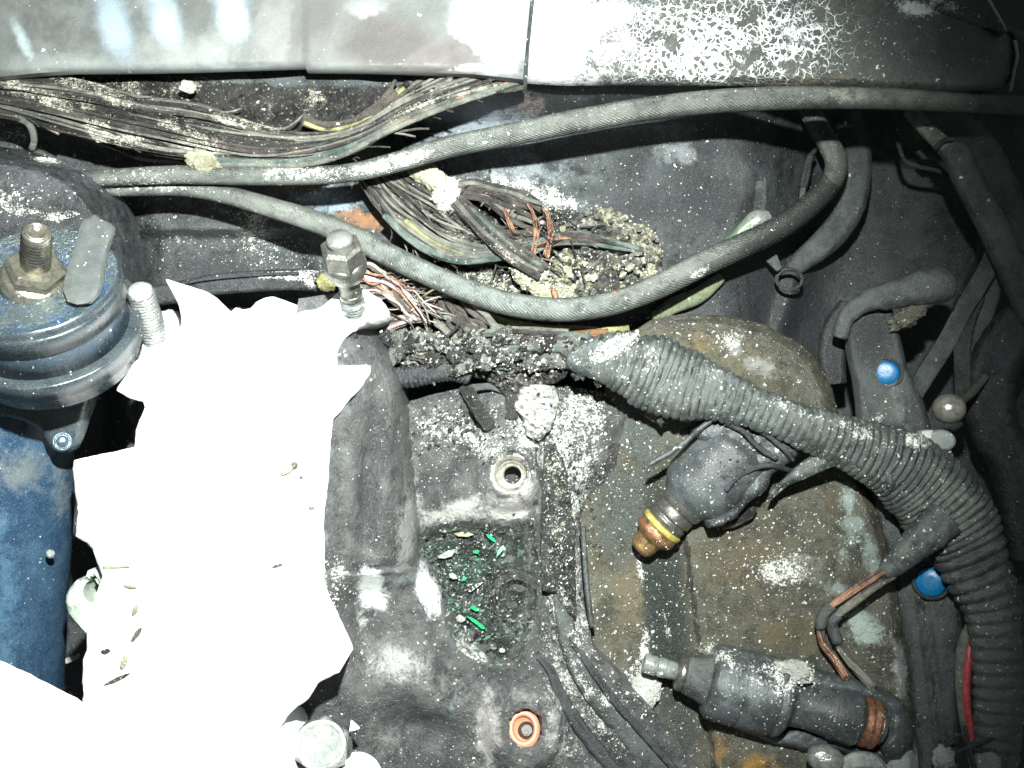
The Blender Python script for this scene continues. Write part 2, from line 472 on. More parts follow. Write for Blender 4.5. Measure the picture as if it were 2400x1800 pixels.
M['dark'] = grime('dark_soot', (0.010, 0.012, 0.013), (0.034, 0.038, 0.04), ash=-0.35, specks=0.25, rough=0.45, bump=0.35, tint=True)
M['conduit'] = grime('dusty_conduit', (0.022, 0.027, 0.025), (0.075, 0.087, 0.08), ash=-0.05, specks=0.35, rough=0.45, bump=0.25, grain=0.9, tint=True, scale=1.3)
M['rope'] = grime('dusty_cable', (0.045, 0.052, 0.046), (0.12, 0.13, 0.115), ash=-0.15, specks=0.3, rough=0.4, bump=0.25, tint=True, metal=0.2)
M['wire'] = grime('burnt_wire', (0.018, 0.016, 0.014), (0.095, 0.083, 0.07), ash=-0.02, specks=0.25, rough=0.45, bump=0.5, ash_col=(0.6, 0.58, 0.48), tint=True)
M['wire_grey'] = grime('grey_wire', (0.07, 0.075, 0.065), (0.22, 0.22, 0.18), ash=0.0, specks=0.3, rough=0.5, bump=0.5, ash_col=(0.6, 0.6, 0.5))
M['wire_green'] = grime('verdigris_wire', (0.03, 0.055, 0.048), (0.16, 0.195, 0.17), ash=0.02, specks=0.3, rough=0.5, bump=0.5, ash_col=(0.6, 0.66, 0.55))
M['wire_copper'] = grime('scorched_copper', (0.09, 0.045, 0.028), (0.36, 0.20, 0.13), ash=-0.15, specks=0.2, rough=0.35, bump=0.3, metal=0.5, ash_col=(0.7, 0.62, 0.5))
M['wire_pink'] = grime('pinkish_strands', (0.20, 0.14, 0.13), (0.45, 0.36, 0.33), ash=-0.05, specks=0.2, rough=0.4, bump=0.3, metal=0.3, ash_col=(0.7, 0.66, 0.6))
M['wire_yellow'] = grime('yellow_wire', (0.08, 0.08, 0.025), (0.34, 0.33, 0.15), ash=-0.1, specks=0.2, rough=0.5, bump=0.4, ash_col=(0.7, 0.7, 0.5))
M['rust'] = grime('rusty_metal', (0.10, 0.055, 0.03), (0.24, 0.12, 0.05), ash=-0.1, specks=0.3, rough=0.6, bump=0.5)
M['white'] = grime('white_alloy', (0.86, 0.87, 0.86), (0.92, 0.93, 0.92), ash=-0.6, specks=0.0, rough=0.6, bump=0.25, grain=0.0, tint=True)
M['zinc'] = grime('oxidised_zinc', (0.22, 0.24, 0.235), (0.42, 0.44, 0.42), ash=-0.15, specks=0.3, rough=0.4, bump=0.4, metal=0.35, tint=True)
M['steel'] = plain('bright_steel', (0.34, 0.37, 0.34), 0.2, 0.6, 0.08, spec=1.0)
M['nutsteel'] = plain('dull_steel', (0.15, 0.15, 0.13), 0.32, 0.75, 0.2)
M['goldsteel'] = plain('yellow_passivated_steel', (0.33, 0.315, 0.255), 0.25, 0.85, 0.15)
M['injector'] = grime('injector_black', (0.024, 0.028, 0.029), (0.065, 0.075, 0.076), ash=-0.15, specks=0.3, rough=0.5, bump=0.14, tint=True, spec=0.4)
M['brass'] = plain('heat_tinted_brass', (0.24, 0.155, 0.07), 0.3, 0.7, 0.3, var=0.5, scale=5)
M['yellow'] = plain('yellow_seal', (0.27, 0.22, 0.05), 0.5, 0, 0.3)
M['copper_ring'] = plain('scorched_copper_ring', (0.20, 0.095, 0.05), 0.35, 0.45, 0.35, var=0.35)
M['oring'] = plain('orange_rubber', (0.52, 0.21, 0.13), 0.38, 0, 0.06, var=0.1)
M['blue'] = plain('blue_cap', (0.001, 0.105, 0.25), 0.35, 0, 0.08, var=0.1)
M['bluemetal'] = grime('blue_painted_metal', (0.012, 0.034, 0.066), (0.03, 0.065, 0.105), ash=-0.45, specks=0.15, rough=0.35, bump=0.1, tint=True, spec=0.6, scale=0.6)
M['slate'] = grime('slate_painted_metal', (0.018, 0.027, 0.033), (0.04, 0.05, 0.053), ash=-0.4, specks=0.15, rough=0.3, bump=0.1, tint=True, spec=0.7, scale=0.6)
M['red'] = plain('red_wire', (0.33, 0.045, 0.05), 0.35, 0, 0.2, var=0.3)
M['glass'] = grime('glass_shard', (0.008, 0.02, 0.014), (0.10, 0.16, 0.12), ash=0.05, specks=0.3, rough=0.22, bump=0.3, spec=1.0, stain=(0.02, 0.22, 0.10), stain_amt=0.25, scale=1.6)
M['green'] = plain('green_shard', (0.01, 0.42, 0.13), 0.2, 0, 0.2, var=0.3)
M['paleblue'] = plain('pale_grey_clip', (0.42, 0.47, 0.43), 0.5, 0, 0.2, var=0.15)
M['orangebit'] = plain('orange_plastic', (0.42, 0.14, 0.08), 0.5, 0, 0.2)

BL = (0.20, 0.26, 0.30); BR = (0.17, 0.085, 0.035); WH = (0.66, 0.68, 0.66); DK = (0.02, 0.022, 0.024)

# ================================================================ the wall behind
def bg_h(X, Y, d=None):
    right = sstep(1650, 2000, X)
    h = -150-300*right+170*sstep(300, 185, Y)*(1-0.5*right)-170*sstep(650, 900, Y)*(1-sstep(700, 900, X))
    h = h-60*sstep(535, 560, Y)*sstep(235, 300, X)*(1-sstep(690, 760, X))
    h = h-120*sstep(400, 250, X)*sstep(450, 600, Y)
    h = h+45*gauss(X, Y, 1120, 480, 260, 120, -10)+40*gauss(X, Y, 1700, 560, 160, 60, -50)
    h = h+30*fbm(X/260, Y/260, oct=3, seed=3)+7*fbm(X/60, Y/60, oct=4, seed=9)
    h = h-70*gauss(X, Y, 2080, 500, 120, 140, 20)
    h = h+26*(segdist(X, Y, [(1960, 420), (2050, 470), (2160, 470), (2240, 520)]) < 5)*0
    # pressed ribs of the sheet metal
    for pl, w, a in (([(1800, 860), (1900, 560), (1960, 420)], 26, 34), ([(2120, 900), (2260, 640), (2340, 470)], 30, 40), ([(1980, 330), (2060, 360), (2190, 390)], 14, 26)):
        h = h+a*np.exp(-(segdist(X, Y, pl)/w)**2)
    return h
gx, gy = np.meshgrid(np.arange(-700, 3101, 9.0), np.arange(-600, 2401, 9.0))
sh = gx.shape
V = to_world(np.stack([gx.ravel(), gy.ravel(), bg_h(gx.ravel(), gy.ravel())], 1))
idx = np.arange(gx.size).reshape(sh)
F = np.stack([idx[:-1, :-1].ravel(), idx[1:, :-1].ravel(), idx[1:, 1:].ravel(), idx[:-1, 1:].ravel()], 1)
X, Y = gx.ravel(), gy.ravel()
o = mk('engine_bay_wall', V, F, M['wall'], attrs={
    'ash': blobs([(1290, 460, 110, 30, 15, 1.0), (1150, 430, 90, 40, 0, 0.55), (1060, 330, 60, 30, 0, 0.5), (740, 450, 90, 25, 10, 0.6), (610, 560, 80, 60, 0, 0.7), (420, 560, 120, 25, 5, 0.5), (560, 500, 90, 25, 8, 0.6), (1130, 460, 60, 30, 0, 0.5), (1340, 200, 80, 30, 0, 0.4), (1560, 350, 50, 30, 0, 0.4), (40, 320, 60, 30, 0, 0.9), (700, 240, 160, 40, 0, 0.4), (480, 200, 200, 30, 0, 0.5)], X, Y)-0.5*sstep(1600, 1900, X),
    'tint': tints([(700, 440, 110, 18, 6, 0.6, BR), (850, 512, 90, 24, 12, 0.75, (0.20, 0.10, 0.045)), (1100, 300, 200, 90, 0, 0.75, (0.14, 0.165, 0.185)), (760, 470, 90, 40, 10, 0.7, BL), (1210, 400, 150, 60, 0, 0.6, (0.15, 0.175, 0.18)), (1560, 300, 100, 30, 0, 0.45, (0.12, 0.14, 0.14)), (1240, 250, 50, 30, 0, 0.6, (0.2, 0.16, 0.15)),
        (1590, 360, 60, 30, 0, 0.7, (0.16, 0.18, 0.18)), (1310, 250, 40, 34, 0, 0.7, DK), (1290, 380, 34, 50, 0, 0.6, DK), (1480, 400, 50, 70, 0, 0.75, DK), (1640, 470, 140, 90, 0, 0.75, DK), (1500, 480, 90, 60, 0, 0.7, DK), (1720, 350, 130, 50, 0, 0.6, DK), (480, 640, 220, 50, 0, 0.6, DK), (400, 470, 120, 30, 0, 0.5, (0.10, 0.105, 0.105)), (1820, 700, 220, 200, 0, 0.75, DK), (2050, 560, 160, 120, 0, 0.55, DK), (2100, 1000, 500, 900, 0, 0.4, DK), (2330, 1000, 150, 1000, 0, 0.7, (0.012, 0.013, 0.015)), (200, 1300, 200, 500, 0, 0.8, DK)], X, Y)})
tagp(o, kind='structure')

# ================================================================ top panels
edgeL = [(-260, 215), (0, 180), (90, 171), (170, 166), (330, 165), (480, 164), (600, 160), (714, 157), (719, 166), (860, 167), (1000, 170), (1110, 174), (1226, 186)]
polyL = edgeL+[(1232, 110), (1245, -20), (1252, -330), (-260, -330)]
def hL(X, Y, d):
    h = 118+3*fbm(X/120, Y/90, oct=3, seed=21)
    h = h-16*(1-sstep(0, 14, d))*0.6+2.5*sstep(712, 716, X)
    h = h+14*np.sin((X+Y*0.25)/165.0)*0.35
    return h
panel = patch_obj('cowl_panel', polyL, hL, M['steel_panel'], None, 9, 84,
    ash=lambda X, Y: blobs([(1160, 60, 60, 80, 0, 0.9), (1195, 140, 40, 40, 0, 0.8)], X, Y),  # with the near-white tint, paints overexposed glare at the right end
    tint=lambda X, Y: tints([(270, 60, 40, 95, -18, 1.0, (0.22, 0.28, 0.32)), (385, 45, 38, 90, -18, 0.9, (0.25, 0.31, 0.35)), (545, 30, 40, 85, -10, 0.9, (0.28, 0.34, 0.38)),  # bluish reflections of the bare metal painted in as tint
        (55, 100, 14, 60, -25, 0.8, (0.34, 0.42, 0.42)), (640, 70, 70, 110, 0, 0.6, (0.17, 0.175, 0.168)), (900, 100, 130, 70, 10, 1.2, (0.07, 0.066, 0.06)), (1020, 135, 130, 45, 0, 1.1, (0.085, 0.078, 0.072)), (740, 60, 60, 110, 20, 1.0, (0.085, 0.083, 0.08)), (760, 40, 60, 90, 30, 0.6, (0.18, 0.17, 0.165)),
        (1160, 50, 85, 110, 0, 1.1, (0.66, 0.68, 0.67)), (860, 40, 60, 60, 0, 0.6, (0.24, 0.25, 0.24)), (480, 120, 240, 60, 0, 0.5, (0.21, 0.225, 0.215)), (150, 150, 180, 30, 0, 0.6, (0.19, 0.215, 0.205)), (1060, 160, 130, 12, 0, 0.8, (0.3, 0.3, 0.28)),
        (180, -150, 700, 90, 0, 0.5, (0.22, 0.235, 0.23))], X, Y))
tagp(panel, 'smoked pale metal panel with bluish streaks along the top left, left of the seam', 'panel')
edgeR = [(1236, 186), (1262, 188), (1330, 191), (1480, 190), (1700, 192), (1850, 193), (1990, 202), (2120, 210), (2240, 217), (2320, 214), (2352, 205), (2375, 175), (2382, 120), (2368, 80), (2345, 70), (2300, 40), (2268, 20), (2190, 6), (2180, -330), (1262, -330), (1255, -20), (1241, 110)]
def hR(X, Y, d):
    h = 118+3*fbm(X/140, Y/100, oct=3, seed=33)+1.8*fbm(X/14, Y/14, oct=3, seed=34)*sstep(1400, 1600, X)
    h = h-22*(1-sstep(0, 26, d))**2-60*sstep(2290, 2400, X)+10*sstep(30, 4, Y)
    return h
cr = lambda X, Y: np.clip(blobs([(1680, 95, 190, 95, 8, 1.5), (1850, 80, 110, 80, -10, 1.2), (1560, 130, 140, 60, 0, 0.9)], X, Y)*0.8, 0, 1.3)
panel = patch_obj('painted_panel', edgeR, hR, M['blister'], None, 9, 60, crack=cr,
    ash=lambda X, Y: blobs([(1320, 90, 120, 160, 0, 1.2), (1440, 40, 100, 60, 0, 0.7), (1560, 40, 120, 50, 10, 0.45), (1850, 70, 60, 50, -15, 0.9), (1700, 20, 160, 26, 0, 0.6), (1560, 172, 170, 10, 0, 0.8), (1700, 110, 150, 60, 0, 0.1), (2010, 60, 120, 60, 0, 0.5), (2150, 20, 70, 22, 10, 1.4), (2050, 150, 100, 50, 0, 0.5)], X, Y),
    tint=lambda X, Y: tints([(1290, 80, 120, 170, 0, 1.1, (0.70, 0.72, 0.70)), (1430, 110, 60, 60, 0, 0.5, (0.3, 0.3, 0.29)), (1900, 190, 160, 20, 0, 0.6, (0.15, 0.13, 0.09)), (1440, 90, 70, 60, 0, 0.6, (0.30, 0.30, 0.29)), (2200, 120, 160, 110, 0, 0.6, (0.035, 0.04, 0.038))], X, Y))
tagp(panel, 'dark painted panel with white cracked blistered paint, right of the seam', 'panel')
# trim behind the right panel's corner
def simple_tube(name, pts, r, mat, parent=None, **k):
    at = k.pop('attrs', None)
    V, F = tube(pts, r, **k); return mk(name, V, F, M[mat] if isinstance(mat, str) else mat, parent)
o = patch_obj('backing_strip', [(2170, -40), (2290, -40), (2360, 75), (2300, 62), (2190, 22), (2168, 12)], lambda X, Y, d: 120+0*X, M['wall'], None, 12, 80, ash=lambda X, Y: blobs([(2200, 10, 60, 16, 10, 1.4)], X, Y))
tagp(o, 'ashy dark strip tucked behind the upper right corner of the painted panel', 'metal strip')

# ================================================================ main engine casting
engpoly = rough_poly([(700, 700), (855, 676), (886, 705), (896, 760), (915, 840), (934, 900), (946, 945), (1010, 925), (1110, 905), (1230, 900), (1330, 905), (1420, 920), (1500, 960), (1470, 1100), (1384, 1180), (1362, 1260), (1375, 1420), (1390, 1520), (1450, 1580), (1560, 1700), (1660, 1830), (1720, 1920), (600, 1920), (600, 1640), (660, 1500), (660, 900)], 14, 2, 5)
PIT = [(983, 1262), (1000, 1240), (1070, 1227), (1150, 1218), (1250, 1222), (1262, 1300), (1258, 1400), (1244, 1490), (1205, 1560), (1165, 1570), (1120, 1548), (1072, 1516), (1048, 1465), (1036, 1400), (1010, 1352), (990, 1300)]
def eng_h(X, Y, d):
    # side of the intake: high at the white edge, falling to the right
    u = np.clip((X-742)/(60+150*sstep(640, 900, Y)+30*sstep(900, 1300, Y)), 0, 1); w = 1-np.sqrt(np.clip(1-u**2.2, 0, 1))
    w = w*(1-sstep(1300, 1420, Y))+sstep(0, 1, (X-748)/220)*sstep(1300, 1420, Y)
    top = 292-18*sstep(700, 1200, Y)-110*sstep(1320, 1420, Y)-60*sstep(1550, 1700, Y)
    low = 36
    h = top*(1-w)+low*w
    h = h+30*gauss(X, Y, 905, 1130, 26, 160, 4)-40*gauss(X, Y, 862, 1150, 24, 170, 4)-20*gauss(X, Y, 800, 1200, 14, 160, 0)
    # lug across
    lug = sstep(1335, 1352, Y+0.06*(X-780))*(1-sstep(1400, 1500, Y))*sstep(740, 770, X)*(1-sstep(1000, 1040, X))
    h = h+48*lug
    # blobby lower casting
    h = h+88*gauss(X, Y, 960, 1545, 80, 100, 0)+44*gauss(X, Y, 1060, 1640, 110, 90, 0)-60*gauss(X, Y, 858, 1470, 40, 110, 0)+34*gauss(X, Y, 870, 1650, 60, 60, 0)
    h = h-56*gauss(X, Y, 1000, 1712, 70, 40, 20)+34*gauss(X, Y, 985, 1790, 60, 50, 0)
    h = h+30*gauss(X, Y, 1110, 1190, 120, 34, 0)+22*gauss(X, Y, 950, 1190, 34, 90, 10)
    # lip and hollow of the pit
    pd = segdist(X, Y, PIT, True); ins = inside(X, Y, PIT)
    h = h+12*np.exp(-(pd/16.0)**2)*(~ins)
    h = np.where(ins, h-62*sstep(0, 34, pd)+9*fbm(X/16, Y/16, oct=4, seed=61), h)
    r3 = np.hypot(X-1215, (Y-1392)*1.05); h = h+np.where(ins, 18*np.exp(-((r3-62)/7)**2)+16*np.exp(-((r3-40)/6)**2)-22*(r3 < 30), 0)
    # threaded port and its boss
    r1 = np.hypot((X-1195)/1.0, (Y-1108)/1.05)
    h = h+50*(1-sstep(60, 98, r1))+6*np.exp(-((r1-56)/6)**2)
    h = h-12*(1-sstep(48, 51, r1))-150*(1-sstep(33, 37, r1))
    # port with the orange seal
    r2 = np.hypot(X-1232, (Y-1706)/1.12)
    h = h+56*(1-sstep(70, 112, r2))-9*(1-sstep(50, 53, r2))-55*(1-sstep(36, 39, r2))
    # rough burnt upper part
    up = sstep(1090, 930, Y)*sstep(940, 1010, X)
    h = h+up*(48*fbm(X/62, Y/62, oct=5, seed=71, gain=0.55)+14)
    h = h+26*gauss(X, Y, 1120, 975, 44, 40, 0)-58*gauss(X, Y, 1110, 985, 26, 26, 0)
    # channel to the right of the ports
    ch = np.exp(-(segdist(X, Y, [(1282, 1030), (1272, 1200), (1268, 1400), (1290, 1540), (1380, 1700), (1470, 1830)])/18.0)**2)
    h = h-24*ch
    h = h+24*np.exp(-(segdist(X, Y, [(1368, 1200), (1374, 1330), (1384, 1500)])/10.0)**2)
    rt = sstep(1240, 1290, X)
    h = h+rt*(10*fbm(X/26, Y/26, oct=4, seed=77))
    h = h-55*sstep(1500, 1640, X)
    if d is not None: h = h-(h+46)*sstep(70, 0, d)*sstep(1240, 1380, X)*sstep(1540, 1400, Y)
    h = h+2.8*fbm(X/18, Y/18, oct=3, seed=80)+5*fbm(X/70, Y/70, oct=2, seed=81)
    return h
eng_ash = lambda X, Y: blobs([(1160, 1075, 46, 50, 0, 0.5), (1000, 985, 90, 50, -10, 0.5), (1090, 1030, 100, 50, 0, 0.7), (1255, 990, 60, 80, 0, 0.95), (1370, 960, 50, 60, 0, 1.0), (1340, 1080, 90, 100, 0, 0.7), (1320, 1250, 50, 200, 4, 0.75), (1340, 1480, 60, 150, 8, 0.75), (1110, 1530, 40, 14, 30, 1.7), (1090, 1500, 14, 26, 0, 1.2), (1420, 1680, 60, 120, -40, 0.75), (1220, 1480, 60, 80, 0, 0.3), (795, 1345, 34, 42, 0, 0.9), (1090, 1240, 90, 16, 0, 0.6), (1200, 1180, 60, 16, 0, 0.3), (1140, 1780, 90, 40, 0, 0.4), (1270, 1640, 50, 80, 0, 0.35), (1330, 1760, 60, 60, 0, 0.6), (985, 1780, 40, 20, 0, 0.3), (1115, 1430, 70, 90, 0, 0.35)], X, Y)-0.5*sstep(1000, 920, X)*sstep(1320, 1250, Y)-0.25*gauss(X, Y, 1000, 1600, 150, 160)
eng_tint = lambda X, Y: tints([(870, 1380, 30, 46, -12, 1.25, (0.80, 0.84, 0.82)), (1004, 1388, 22, 54, -16, 1.25, (0.80, 0.82, 0.82)), (850, 1450, 14, 24, 0, 0.6, WH), (940, 1360, 60, 20, -8, 0.5, (0.32, 0.36, 0.35)),  # white spots on the lug are glossy highlights painted into the tint
    (1195, 1195, 60, 34, -20, 0.9, (0.36, 0.35, 0.32)), (1090, 1190, 110, 26, -12, 0.85, (0.30, 0.295, 0.275)), (955, 1240, 24, 120, 8, 0.8, (0.26, 0.265, 0.25)), (1240, 1150, 30, 50, 0, 0.8, (0.34, 0.335, 0.31)), (935, 1560, 70, 40, 10, 0.85, (0.36, 0.355, 0.34)), (1145, 1720, 28, 90, 0, 0.85, (0.36, 0.35, 0.33)), (1300, 1690, 26, 90, 0, 0.6, (0.3, 0.3, 0.285)), (1040, 1610, 90, 50, 20, 0.45, (0.2, 0.2, 0.19)), (900, 1740, 100, 50, 0, 0.35, (0.18, 0.18, 0.17)), (1180, 1790, 90, 20, 0, 0.5, (0.26, 0.26, 0.25)), (1232, 1640, 90, 24, 10, 0.45, (0.25, 0.25, 0.24)),  # pale dust tints that also paint in flash-lit areas and sheen
    (1130, 1380, 130, 140, 0, 0.55, (0.025, 0.030, 0.027)), (1290, 1300, 40, 300, 3, 0.5, (0.035, 0.04, 0.04)), (1062, 1640, 8, 40, 10, 0.5, (0.24, 0.33, 0.32)), (1180, 1390, 60, 80, 0, 0.6, (0.025, 0.026, 0.026)), (1197, 1110, 30, 30, 0, 1.4, (0.04, 0.04, 0.036)), (1178, 1128, 46, 46, 0, 0.5, (0.2, 0.2, 0.18))], X, Y)  # port centre darkened in colour to shade the open hole
engine = thing('engine_casting', W(1150, 1400, 0), 'large black sooted engine casting with two round ports and a debris filled pit', 'engine casting')
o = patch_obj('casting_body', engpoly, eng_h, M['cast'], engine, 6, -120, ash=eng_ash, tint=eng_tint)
# port linings
V, F = lathe([(-60, 20), (-10, 22), (-8, 30), (20, 31), (22, 36), (50, 37), (56, 42), (57, 49), (54, 53), (50, 54)], W(1200, 1112, 22), W(1197, 1108, 122), 48)
F = F[:-2]
o = mk('port_ring', V, F, plain('machined_port', (0.36, 0.35, 0.31), 0.4, 0.55, 0.3, var=0.3), engine)
for i, rr in enumerate((34, 32)):
    pass

# ================================================================ stained plate on the right
platepoly = rough_poly([(1530, 748), (1600, 735), (1700, 738), (1790, 760), (1870, 800), (1920, 850), (1950, 910), (1968, 985), (1995, 1060), (2040, 1160), (2072, 1250), (2095, 1340), (2110, 1430), (2122, 1530), (2140, 1650), (2150, 1760), (2165, 1930), (1480, 1930), (1440, 1700), (1395, 1560), (1378, 1400), (1362, 1230), (1376, 1140), (1400, 1040), (1420, 900), (1450, 800)], 14, 2, 8)
def plate_h(X, Y, d):
    edge = 1598+(Y-1200)*0.125
    h = -40+44*sstep(edge-4, edge+6, X)*sstep(1080, 1180, Y)
    h = h+44*sstep(1180, 1000, Y)*sstep(0, 90, d)-40*(1-sstep(0, 26, d))*sstep(1450, 1700, X)
    h = h+12*np.exp(-((X-(1500+(Y-1200)*0.05))/12.0)**2)*sstep(1250, 1350, Y)*0.5
    h = h+4*fbm(X/90, Y/90, oct=3, seed=91)+1.6*fbm(X/15, Y/15, oct=3, seed=92)
    return h
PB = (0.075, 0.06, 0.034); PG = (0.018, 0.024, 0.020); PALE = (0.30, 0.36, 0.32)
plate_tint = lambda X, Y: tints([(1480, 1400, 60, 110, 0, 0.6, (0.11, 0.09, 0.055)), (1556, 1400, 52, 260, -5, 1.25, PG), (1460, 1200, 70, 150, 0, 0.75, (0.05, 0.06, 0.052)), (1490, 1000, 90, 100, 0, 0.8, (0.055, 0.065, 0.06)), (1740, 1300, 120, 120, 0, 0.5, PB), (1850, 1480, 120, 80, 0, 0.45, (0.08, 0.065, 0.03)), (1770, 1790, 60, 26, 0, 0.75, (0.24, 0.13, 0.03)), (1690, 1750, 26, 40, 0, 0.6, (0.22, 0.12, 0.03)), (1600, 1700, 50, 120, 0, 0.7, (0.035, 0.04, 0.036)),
    (1740, 850, 160, 70, 0, 0.4, (0.11, 0.10, 0.06)), (2030, 1480, 40, 30, 20, 1.25, PALE), (2010, 1450, 26, 22, 0, 1.0, PALE), (2000, 1230, 26, 22, 0, 0.9, (0.20, 0.235, 0.215)), (1990, 1265, 30, 16, 0, 0.8, (0.19, 0.23, 0.2)), (1975, 1300, 20, 26, 0, 0.8, (0.2, 0.23, 0.2)), (2040, 1300, 20, 50, -20, 0.9, (0.18, 0.22, 0.2)), (1960, 1380, 30, 18, 0, 0.9, (0.2, 0.235, 0.215)), (2110, 1570, 20, 70, -8, 0.9, (0.26, 0.29, 0.27)), (2110, 1790, 50, 60, 0, 1.0, (0.30, 0.33, 0.31)), (1990, 1170, 20, 40, 0, 0.8, (0.24, 0.29, 0.26)), (1880, 1330, 50, 30, 0, 0.6, (0.23, 0.22, 0.2)),
    (1780, 860, 60, 30, 20, 0.6, (0.24, 0.24, 0.22)), (1720, 820, 30, 20, 0, 0.6, (0.2, 0.21, 0.2)), (1640, 800, 50, 40, 0, 0.5, (0.13, 0.10, 0.05))], X, Y)
plate_ash = lambda X, Y: blobs([(1835, 1340, 70, 34, 5, 1.3), (1715, 795, 26, 20, 20, 1.6), (1680, 1580, 130, 50, 0, 0.25), (1660, 1520, 46, 18, 0, 0.9), (1500, 1330, 10, 70, -8, 1.0), (1560, 1460, 10, 60, -12, 0.9), (1505, 1610, 34, 60, 0, 1.9), (1440, 1635, 40, 20, 10, 1.7), (1512, 1510, 12, 40, 0, 1.2), (1500, 1720, 60, 80, -40, 0.6), (1930, 1200, 90, 90, 0, 0.35), (1850, 900, 100, 60, 20, 0.2), (2080, 1560, 50, 70, 0, 0.6), (1900, 1760, 40, 20, 0, 0.9), (1450, 1040, 40, 90, 0, 0.3), (1990, 1480, 120, 100, 0, 0.2)], X, Y)
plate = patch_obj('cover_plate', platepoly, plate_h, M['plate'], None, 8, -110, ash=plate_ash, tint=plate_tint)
tagp(plate, 'olive brown stained plate spattered with white ash, with a rounded top edge', 'cover plate')

pitin = rough_poly([(1115+(x-1115)*1.0, 1390+(y-1390)*1.0) for x, y in PIT], 8, 2, 4)
def pit_h(X, Y, d):
    h = 36-58*sstep(0, 36, d)+15*fbm(X/22, Y/12, oct=5, seed=61, gain=0.65)
    r3 = np.hypot(X-1212, (Y-1392)*1.05)
    return h+30*np.exp(-((r3-66)/8)**2)+24*np.exp(-((r3-42)/7)**2)-26*(r3 < 30)
o = patch_obj('burnt_deposit', pitin, pit_h, M['wet'], engine, 4, None, ash=lambda X, Y: blobs([(1105, 1532, 34, 12, 30, 1.8), (1082, 1500, 12, 26, 0, 1.2), (1090, 1250, 60, 10, 0, 0.8), (1050, 1290, 30, 30, 0, 0.3), (1215, 1460, 50, 14, 0, 0.8), (1200, 1520, 30, 30, 0, 0.4)], X, Y), tint=lambda X, Y: tints([(1100, 1340, 60, 60, 0, 0.5, (0.03, 0.085, 0.06)), (1100, 1440, 70, 60, 0, 0.45, (0.02, 0.06, 0.04))], X, Y))
# ================================================================ white broken casting
white_poly = [(389, 654), (411, 662), (434, 676), (452, 694), (470, 712), (492, 736), (513, 759), (533, 757), (542, 730), (553, 721), (570, 726), (586, 723), (600, 708), (622, 698), (643, 696), (665, 703), (680, 723), (694, 737), (712, 729), (738, 726), (758, 716),
    (770, 706), (781, 696), (795, 683), (812, 674), (835, 671), (856, 679), (873, 695), (882, 712), (884, 726), (881, 740), (866, 752), (846, 760), (828, 768), (812, 779), (801, 792), (795, 802), (788, 818), (784, 834), (784, 857), (830, 856), (859, 855), (857, 875), (842, 902), (831, 918), (802, 951), (786, 972), (774, 987),
    (769, 1034), (766, 1080), (763, 1124), (757, 1180), (752, 1236), (755, 1294), (754, 1360), (755, 1417), (762, 1445), (770, 1471), (781, 1525), (795, 1576), (772, 1588), (745, 1601), (734, 1620), (723, 1638), (708, 1650), (690, 1663), (672, 1680), (656, 1706), (664, 1716), (672, 1724), (681, 1746), (679, 1800), (676, 1925),
    (350, 1925), (250, 1800), (200, 1700), (192, 1660), (196, 1627), (192, 1598), (195, 1547), (203, 1525), (203, 1486), (212, 1440), (226, 1390), (240, 1350), (231, 1327), (217, 1287), (203, 1272), (188, 1265), (177, 1257), (178, 1238), (184, 1200), (177, 1164), (174, 1130), (170, 1099), (174, 1079), (208, 1071), (246, 1063), (282, 1055), (315, 1048), (318, 1009), (326, 985), (336, 965), (339, 955), (336, 942), (320, 938), (304, 933), (288, 924), (273, 915), (281, 893), (297, 871), (311, 854), (326, 839), (354, 813), (380, 803), (399, 791), (416, 777), (424, 762), (425, 745), (423, 732), (420, 719), (410, 698), (401, 680)]
white_poly = rough_poly(white_poly, 9, 2.2, 14)
def white_h(X, Y, d):
    h = 318+5*fbm(X/60, Y/60, oct=4, seed=101)+1.5*fbm(X/14, Y/14, oct=3, seed=102)
    h = h-10*sstep(12, 0, d)
    h = h-14*np.exp(-(segdist(X, Y, [(716, 780), (722, 800), (726, 865)])/3.0)**2)
    h = h-16*np.exp(-(segdist(X, Y, [(672, 1105), (690, 1095)])/7.0)**2)
    return h
casting = thing('white_casting', W(480, 1250, 0), 'large jagged white broken alloy casting glaring in the flash at the left', 'casting')
